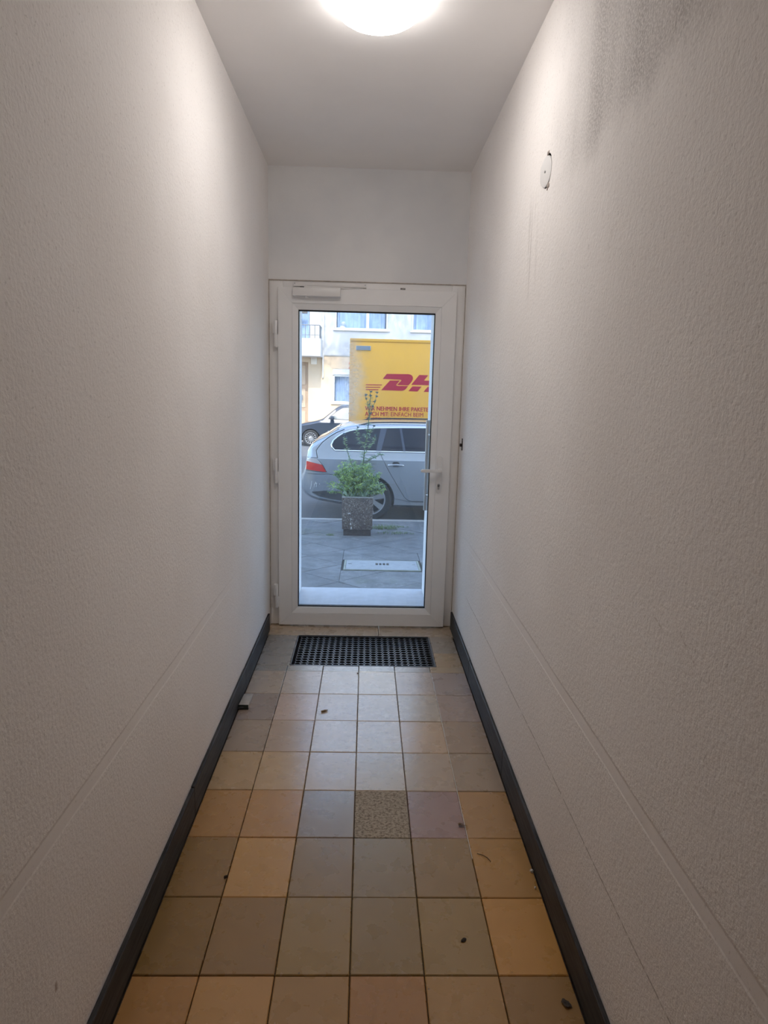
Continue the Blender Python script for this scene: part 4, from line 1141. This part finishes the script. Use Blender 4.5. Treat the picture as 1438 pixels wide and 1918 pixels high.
for k in range(5):
    zz = z0 + (z1 - z0) * (k + .5) / 5
    MB().add([(x0 + .015, -.012, zz - .005), (x1 - .015, -.012, zz - .005), (x1 - .015, -.024, zz + .003), (x0 + .015, -.024, zz + .003), (x0 + .015, -.012, zz + .006), (x1 - .015, -.012, zz + .006)], [(0, 1, 2, 3), (3, 2, 5, 4), (0, 3, 4), (1, 5, 2)]).build('louver', M['vent'], vt, smooth=0)
def tc(cx, cy): return T(-.367 + (cx - 565) * .00209 + (cy - 338) * 3.3e-5, 2.521 - (cy - 338) * .00206 + (cx - 565) * 5.7e-5)
def logo(name, polys):
    mb = MB()
    for p in polys: mb.prism([tc(*q) for q in p], lambda a, b, d: (a, d, b), -.004, -.0005)
    return mb.build(name, M['maroon'], tr, smooth=0)
logo('letter', [[(890,740), (930,690), (1150,693), (1176,700), (1192,718), (1194,742), (1183,766), (1150,806), (1034,802), (1080,755), (1066,748)],
                [(962,757), (1062,757), (1026,800), (1036,811), (1146,813), (1124,842), (1100,858), (1075,860), (875,853)]])
logo('letter', [[(1258,701), (1348,704), (1305,757), (1392,760), (1436,707), (1526,711), (1448,808), (1178,800)],
                [(1192,815), (1283,818), (1242,868), (1150,863)], [(1345,821), (1437,825), (1396,874), (1304,871)]])
logo('letter', [[(1552,711), (1642,715), (1566,811), (1474,807)], [(1462,825), (1740,834), (1702,886), (1420,876)]])
for (y, xe) in ((798, 885), (822, 868), (846, 850)): logo('logo_stripe', [[(722, y - 4), (xe, y - 1), (xe - 6, y + 7), (716, y + 4)]])
for (y, xs_) in ((842, 1752), (864, 1738), (884, 1722)): logo('logo_stripe', [[(xs_, y - 4), (1960, y - 1), (1955, y + 7), (xs_ - 6, y + 4)]])
def text_mesh(text, bold):
    cu = bpy.data.curves.new('t', 'FONT'); cu.body = text; cu.size = 1.0; cu.extrude = .004
    o = bpy.data.objects.new('t', cu); COL.objects.link(o)
    dg = bpy.context.evaluated_depsgraph_get(); me = bpy.data.meshes.new_from_object(o.evaluated_get(dg)); bpy.data.objects.remove(o)
    if bold:                       # heavier strokes: the glyphs once more, shifted sideways
        bm = bmesh.new(); bm.from_mesh(me); n0 = list(bm.faces)
        for dx in (.022, .044):
            r_ = bmesh.ops.duplicate(bm, geom=n0)
            for e_ in r_['geom']:
                if isinstance(e_, bmesh.types.BMVert): e_.co.x += dx; e_.co.z += dx * .01
        bm.to_mesh(me); bm.free()
    xs = [v_.co.x for v_ in me.vertices]
    return me, min(xs), max(xs), max(v_.co.y for v_ in me.vertices)
def lettering(text, cx, cy, width, bold):
    """one part per word"""
    _, a0, a1, top = text_mesh(text, bold); kx = width / (a1 - a0); kz = .086 / top
    X, Z = tc(cx, cy); words = text.split(' ')
    for i, wd in enumerate(words):
        me, b0, b1, _ = text_mesh(wd, bold); xe = text_mesh(' '.join(words[:i + 1]), bold)[2]; sh_ = xe - b1 - a0
        for v_ in me.vertices: v_.co = (X + (v_.co.x + sh_) * kx, -.0025 - v_.co.z * .4, Z + v_.co.y * kz)
        me.materials.clear(); me.materials.append(M['maroon']); me.name = 'lettering'
        link('lettering', me, tr)
lettering('WIR NEHMEN IHRE PAKETE', 712, 1056, 1.350, True)
lettering('AUCH MIT:', 712, 1112, .515, True)
lettering('EINFACH BEIM', 974, 1118, .690, False)
lettering('ZUSTELLER ABGEBEN.', 712, 1168, 1.10, False)
# chassis, cab, wheels
MB().box(.1, 4.4, .35, BD - .35, .40, BB - .02).build('chassis', M['trim'], tr, bevel=.01)
cabp = [(4.40, .38), (6.35, .38), (6.42, .62), (6.38, 1.0), (6.05, 1.14), (5.55, 1.98), (5.30, 2.12), (4.40, 2.16)]
cb = MB().prism(cabp, lambda a, b, d: (a, d, b), .06, BD - .06).build('cab', M['yellow'], tr, bevel=.05, seg=3)
MB().prism([(4.62, 1.16), (5.80, 1.16), (5.42, 1.86), (5.22, 1.98), (4.62, 2.0)], lambda a, b, d: (a, d, b), .050, .058).build('side_window', M['tint'], cb, smooth=0)
MB().add([(6.02, .2, 1.185), (6.02, BD - .2, 1.185), (5.575, BD - .26, 1.94), (5.575, .26, 1.94)], [(0, 1, 2, 3)]).build('windscreen', M['tint'], cb, smooth=0, recalc=False)
for (x, y, sd) in ((.95, .14, -1), (.95, BD - .14, 1), (5.55, .16, -1), (5.55, BD - .16, 1)): wheel('wheel', tr, (x, y, .345), .345, .215, .22, sd, 6, (.03, .03))

# ------------------------------------------------------------------ house across the street
FY = 29.0
def fx(x): return x * 1.0545
def fz(z): return 1.479 + (z - 1.479) * 1.0545
ap = tag(empty('apartment_building', (0, FY, rz(27))), 'pale apartment house with ochre ground floor and balcony across the street', 'building')
AZ = rz(27)
class FB(MB):
    def build(s, name, mats, parent=None, loc=None, **k):
        s.v = [(x, y - FY, z - AZ) for x, y, z in s.v]
        return MB.build(s, name, mats, parent, loc, **k)
g = G('white_render'); gg = g.geo(); g.set(color=g.mix(g.smooth(g.noise(gg, 1.2, 4), .3, .7), srgb(184, 187, 192), srgb(196, 198, 201)), rough=.9, normal=g.bump(g.noise(gg, 40, 3), .2, .01)); M['render_up'] = g.m
g = G('ochre_render'); gg = g.geo(); g.set(color=g.mix(g.smooth(g.noise(gg, 1.2, 4), .3, .7), srgb(204, 184, 158), srgb(212, 194, 170)), rough=.9, normal=g.bump(g.noise(gg, 40, 3), .2, .01)); M['render_low'] = g.m
ZB = fz(2.77)
# openings: (x0, x1, z0, z1)
W1 = (fx(-1.33), fx(.78), fz(3.80), fz(5.25)); W2 = (fx(1.72), fx(3.6), fz(3.80), fz(5.25)); W3 = (fx(-1.38), fx(.1), fz(.92), fz(2.27)); DR = (fx(-3.1), fx(-2.36), AZ, fz(2.5)); BD_ = (fx(-3.4), fx(-2.25), fz(2.95), fz(5.2)); W4 = (fx(1.9), fx(3.5), fz(.92), fz(2.27))
def wall_cells(x0, x1, z0, z1, holes):
    mb = FB(); xs = sorted({x0, x1} | {h[i] for h in holes for i in (0, 1) if x0 < h[i] < x1}); zs = sorted({z0, z1} | {h[i] for h in holes for i in (2, 3) if z0 < h[i] < z1})
    for a, b in zip(xs[:-1], xs[1:]):
        for c, d in zip(zs[:-1], zs[1:]):
            m_, n_ = (a + b) / 2, (c + d) / 2
            if not any(h[0] < m_ < h[1] and h[2] < n_ < h[3] for h in holes): mb.box(a, b, FY, FY + .3, c, d)
    return mb
wall_cells(-7, 8, AZ - .2, ZB, [W3, DR, W4]).build('lower_wall', M['render_low'], ap, smooth=0)
wall_cells(-7, 8, ZB, 12.5, [W1, W2, BD_]).build('upper_wall', M['render_up'], ap, smooth=0)
FB().box(-7, 8, FY - .015, FY + .01, ZB - .02, ZB + .03).build('string_course', simple('band_grey', srgb(150, 150, 146), .8), ap)
FB().box(-7, 8, FY + .25, FY + 4, 12.5, 12.8).build('roof', simple('roof_grey', srgb(110, 90, 84), .8), ap)
FB().box(-7, 8, FY + 1.1, FY + 1.2, AZ, 12.5).build('inner_wall', simple('dim_interior', srgb(120, 120, 126), .9), ap, smooth=0)
M['frame_white'] = simple('window_frame_white', srgb(226, 228, 230), .45)
M['curtain'] = simple('net_curtain_sky_blue', srgb(200, 216, 240), .9, var=.12, vscale=3)  # blue put into the curtain for the sky reflected in the panes
def window(w, mull, shutter=False, curt=True):
    x0, x1, z0, z1 = w
    f = FB(); t = .075; y0, y1 = FY + .07, FY + .15
    if shutter: z1s = z1 - .24
    else: z1s = z1
    f.box(x0, x0 + t, y0, y1, z0, z1s); f.box(x1 - t, x1, y0, y1, z0, z1s); f.box(x0 + t, x1 - t, y0, y1, z0, z0 + t); f.box(x0 + t, x1 - t, y0, y1, z1s - t, z1s)
    for m_ in mull: f.box(m_ - .06, m_ + .06, y0, y1, z0 + t, z1s - t)
    fr = f.build('window', M['frame_white'], ap, bevel=.008, seg=1)
    edges = [x0 + t] + [q for m_ in mull for q in (m_ - .06, m_ + .06)] + [x1 - t]
    for a, b in zip(edges[::2], edges[1::2]): FB().box(a, b, FY + .10, FY + .11, z0 + t, z1s - t).build('pane', M['window_glass'], fr, smooth=0)
    FB().box(x0 - .06, x1 + .06, FY - .07, FY + .08, z0 - .05, z0).build('sill', M['frame_white'], ap, bevel=.006, seg=1)
    if shutter:
        sb = FB().box(x0, x1, FY + .02, FY + .15, z1s, z1).build('shutter_box', M['frame_white'], ap)
        for k in range(4): FB().box(x0 + .03, x1 - .03, FY + .008, FY + .022, z1s + .02 + k * .055, z1s + .06 + k * .055).build('slat', M['frame_white'], sb)
    if curt:
        cu = FB(); n = 40; vs = []; a, b = x0 + .1, x1 - .1
        for i in range(n + 1):
            x = a + (b - a) * i / n; y = FY + .32 + .03 * math.sin(i * 1.9)
            vs += [(x, y, z0 + .02), (x, y, z1)]
        cu.add(vs, [(2 * i, 2 * i + 2, 2 * i + 3, 2 * i + 1) for i in range(n)]).build('curtain', M['curtain'], ap, smooth=60, recalc=False)
    return fr
window(W1, [fx(-.03)]); window(W2, [fx(2.55)]); window(W3, [fx(-.6)], True); window(W4, [fx(2.7)], True); window(BD_, [fx(-2.8)])
# house door under the balcony
f = FB(); x0, x1, z0, z1 = DR
f.box(x0, x1, FY + .12, FY + .18, z0, z1); dd = f.build('house_door', simple('brown_door', srgb(170, 148, 126), .6, var=.1, vscale=5), ap)
for k in range(3): FB().box(x0 + .12, x1 - .12, FY + .10, FY + .122, AZ + .35 + k * .95, AZ + 1.15 + k * .95).build('door_panel', simple('brown_panel_%s' % 'abc'[k], srgb(186, 166, 144), .6), dd, bevel=.01, seg=1)
FB().box(fx(-2.26), fx(-2.02), FY - .03, FY, fz(2.42), fz(2.70)).build('house_lamp', simple('lamp_opal', srgb(226, 222, 214), .5), ap, bevel=.01)
FB().box(fx(-2.9), fx(-2.40), FY - .14, FY, fz(4.36), fz(4.50)).build('awning_box', simple('grey_box', srgb(96, 96, 96), .6), ap, bevel=.01)
FB().box(fx(-2.64), fx(-2.57), FY - .02, FY, fz(1.02), fz(1.2)).build('bell_plate', M['steel'], ap)
FB().box(fx(-1.80), fx(-1.74), FY - .07, FY - .01, fz(1.9), 12).build('downpipe', simple('zinc_pipe', srgb(196, 196, 196), .5, .4), ap)
# balcony
by = FY - 1.1; bx0, bx1 = -4.6, -1.90
bz0, bz1, bz2 = 1.479 + (2.80 - 1.479) * (by / 27.5), 1.479 + (3.43 - 1.479) * (by / 27.5), 1.479 + (3.94 - 1.479) * (by / 27.5)
bal = FB().box(bx0, bx1, by, FY, bz0 - .06, bz0 + .10).build('balcony', M['render_up'], ap, bevel=.01, seg=1)
mb = FB(); mb.box(bx0, bx1, by, by + .1, bz0 + .1, bz1); mb.box(bx1 - .1, bx1, by + .1, FY, bz0 + .1, bz1); mb.build('parapet', M['render_up'], bal, smooth=0)
M['rail'] = simple('grey_railing', srgb(120, 124, 128), .5, .5)
FB().tube([(bx0, by + .05, bz2), (bx1 - .05, by + .05, bz2), (bx1 - .05, FY, bz2)], .018, 6).build('handrail', M['rail'], bal)
FB().tube([(bx0, by + .05, bz1 + .13), (bx1 - .05, by + .05, bz1 + .13), (bx1 - .05, FY, bz1 + .13)], .012, 6).build('lower_rail', M['rail'], bal)
x = bx1 - .05
while x > bx0: FB().cyl((x, by + .05, bz1 - .01), (x, by + .05, bz2), .015, 6).build('baluster', M['rail'], bal); x -= .19
y = by + .25
while y < FY - .1: FB().cyl((bx1 - .05, y, bz1 - .01), (bx1 - .05, y, bz2), .015, 6).build('baluster', M['rail'], bal); y += .19
# white figurine on the inner sill of the upper window
fg = tag(empty('figurine', (fx(-1.02), FY + .22, W1[2])), 'small white figurine sitting inside the upper window across the street', 'figurine')
wm = simple('white_ceramic', srgb(240, 240, 240), .4)
MB().lathe([(.0001, -.01), (.13, 0), (.15, .07), (.10, .15), (.0001, .17)], (0, 0, 0), (0, 0, 1), 16, cap=False).build('body', wm, fg)
MB().lathe([(.0001, 0), (.08, .03), (.10, .10), (.07, .17), (.0001, .19)], (.03, 0, .15), (0, 0, 1), 16, cap=False).build('head', wm, fg)

# ------------------------------------------------------------------ street tree whose crown dapples that front
tt = tag(empty('street_tree', (3.3, 20.2, rz(20.2))), 'tall leafy street tree beyond the truck, dappling the house front', 'tree')
q = random.Random(5); tz = rz(20.2)
tk = MB(); tk.tube([(0, 0, -.05), (.05, 0, 3), (-.1, .05, 6), (-.5, 0, 9), (-1.2, 0, 14.5)], .2, 10, taper=.35)
crown = MB()
clusters = []
while len(clusters) < 85:
    c = Vector((q.uniform(-1, 1), q.uniform(-1, 1), q.uniform(-1, 1)))
    if c.length < 1: clusters.append(Vector((-1.3 + c.x * 3.3, c.y * 2.2, 14.3 + c.z * 3.0)))
for c in clusters[:24]: tk.tube([(-.4, 0, max(7.5, c.z - 2.5)), ((c.x - .4) / 2, c.y / 2, c.z - .8), tuple(c)], .05, 5, taper=.3)
for c in clusters:
    for k in range(150):
        d = Vector((q.gauss(0, .45), q.gauss(0, .45), q.gauss(0, .38)))
        crown.leaf(c + d, (q.uniform(-1, 1), q.uniform(-1, 1), q.uniform(-1, .4)), (q.uniform(-.6, .6), q.uniform(-.6, .6), 1), q.uniform(.12, .2), q.uniform(.07, .11), .1)
tk.build('trunk', simple('bark', srgb(92, 80, 68), .9, var=.3, vscale=12, bump=.6), tt)
tag(crown.build('crown', M['leaf_a'], tt, smooth=0, recalc=False), kind='stuff')
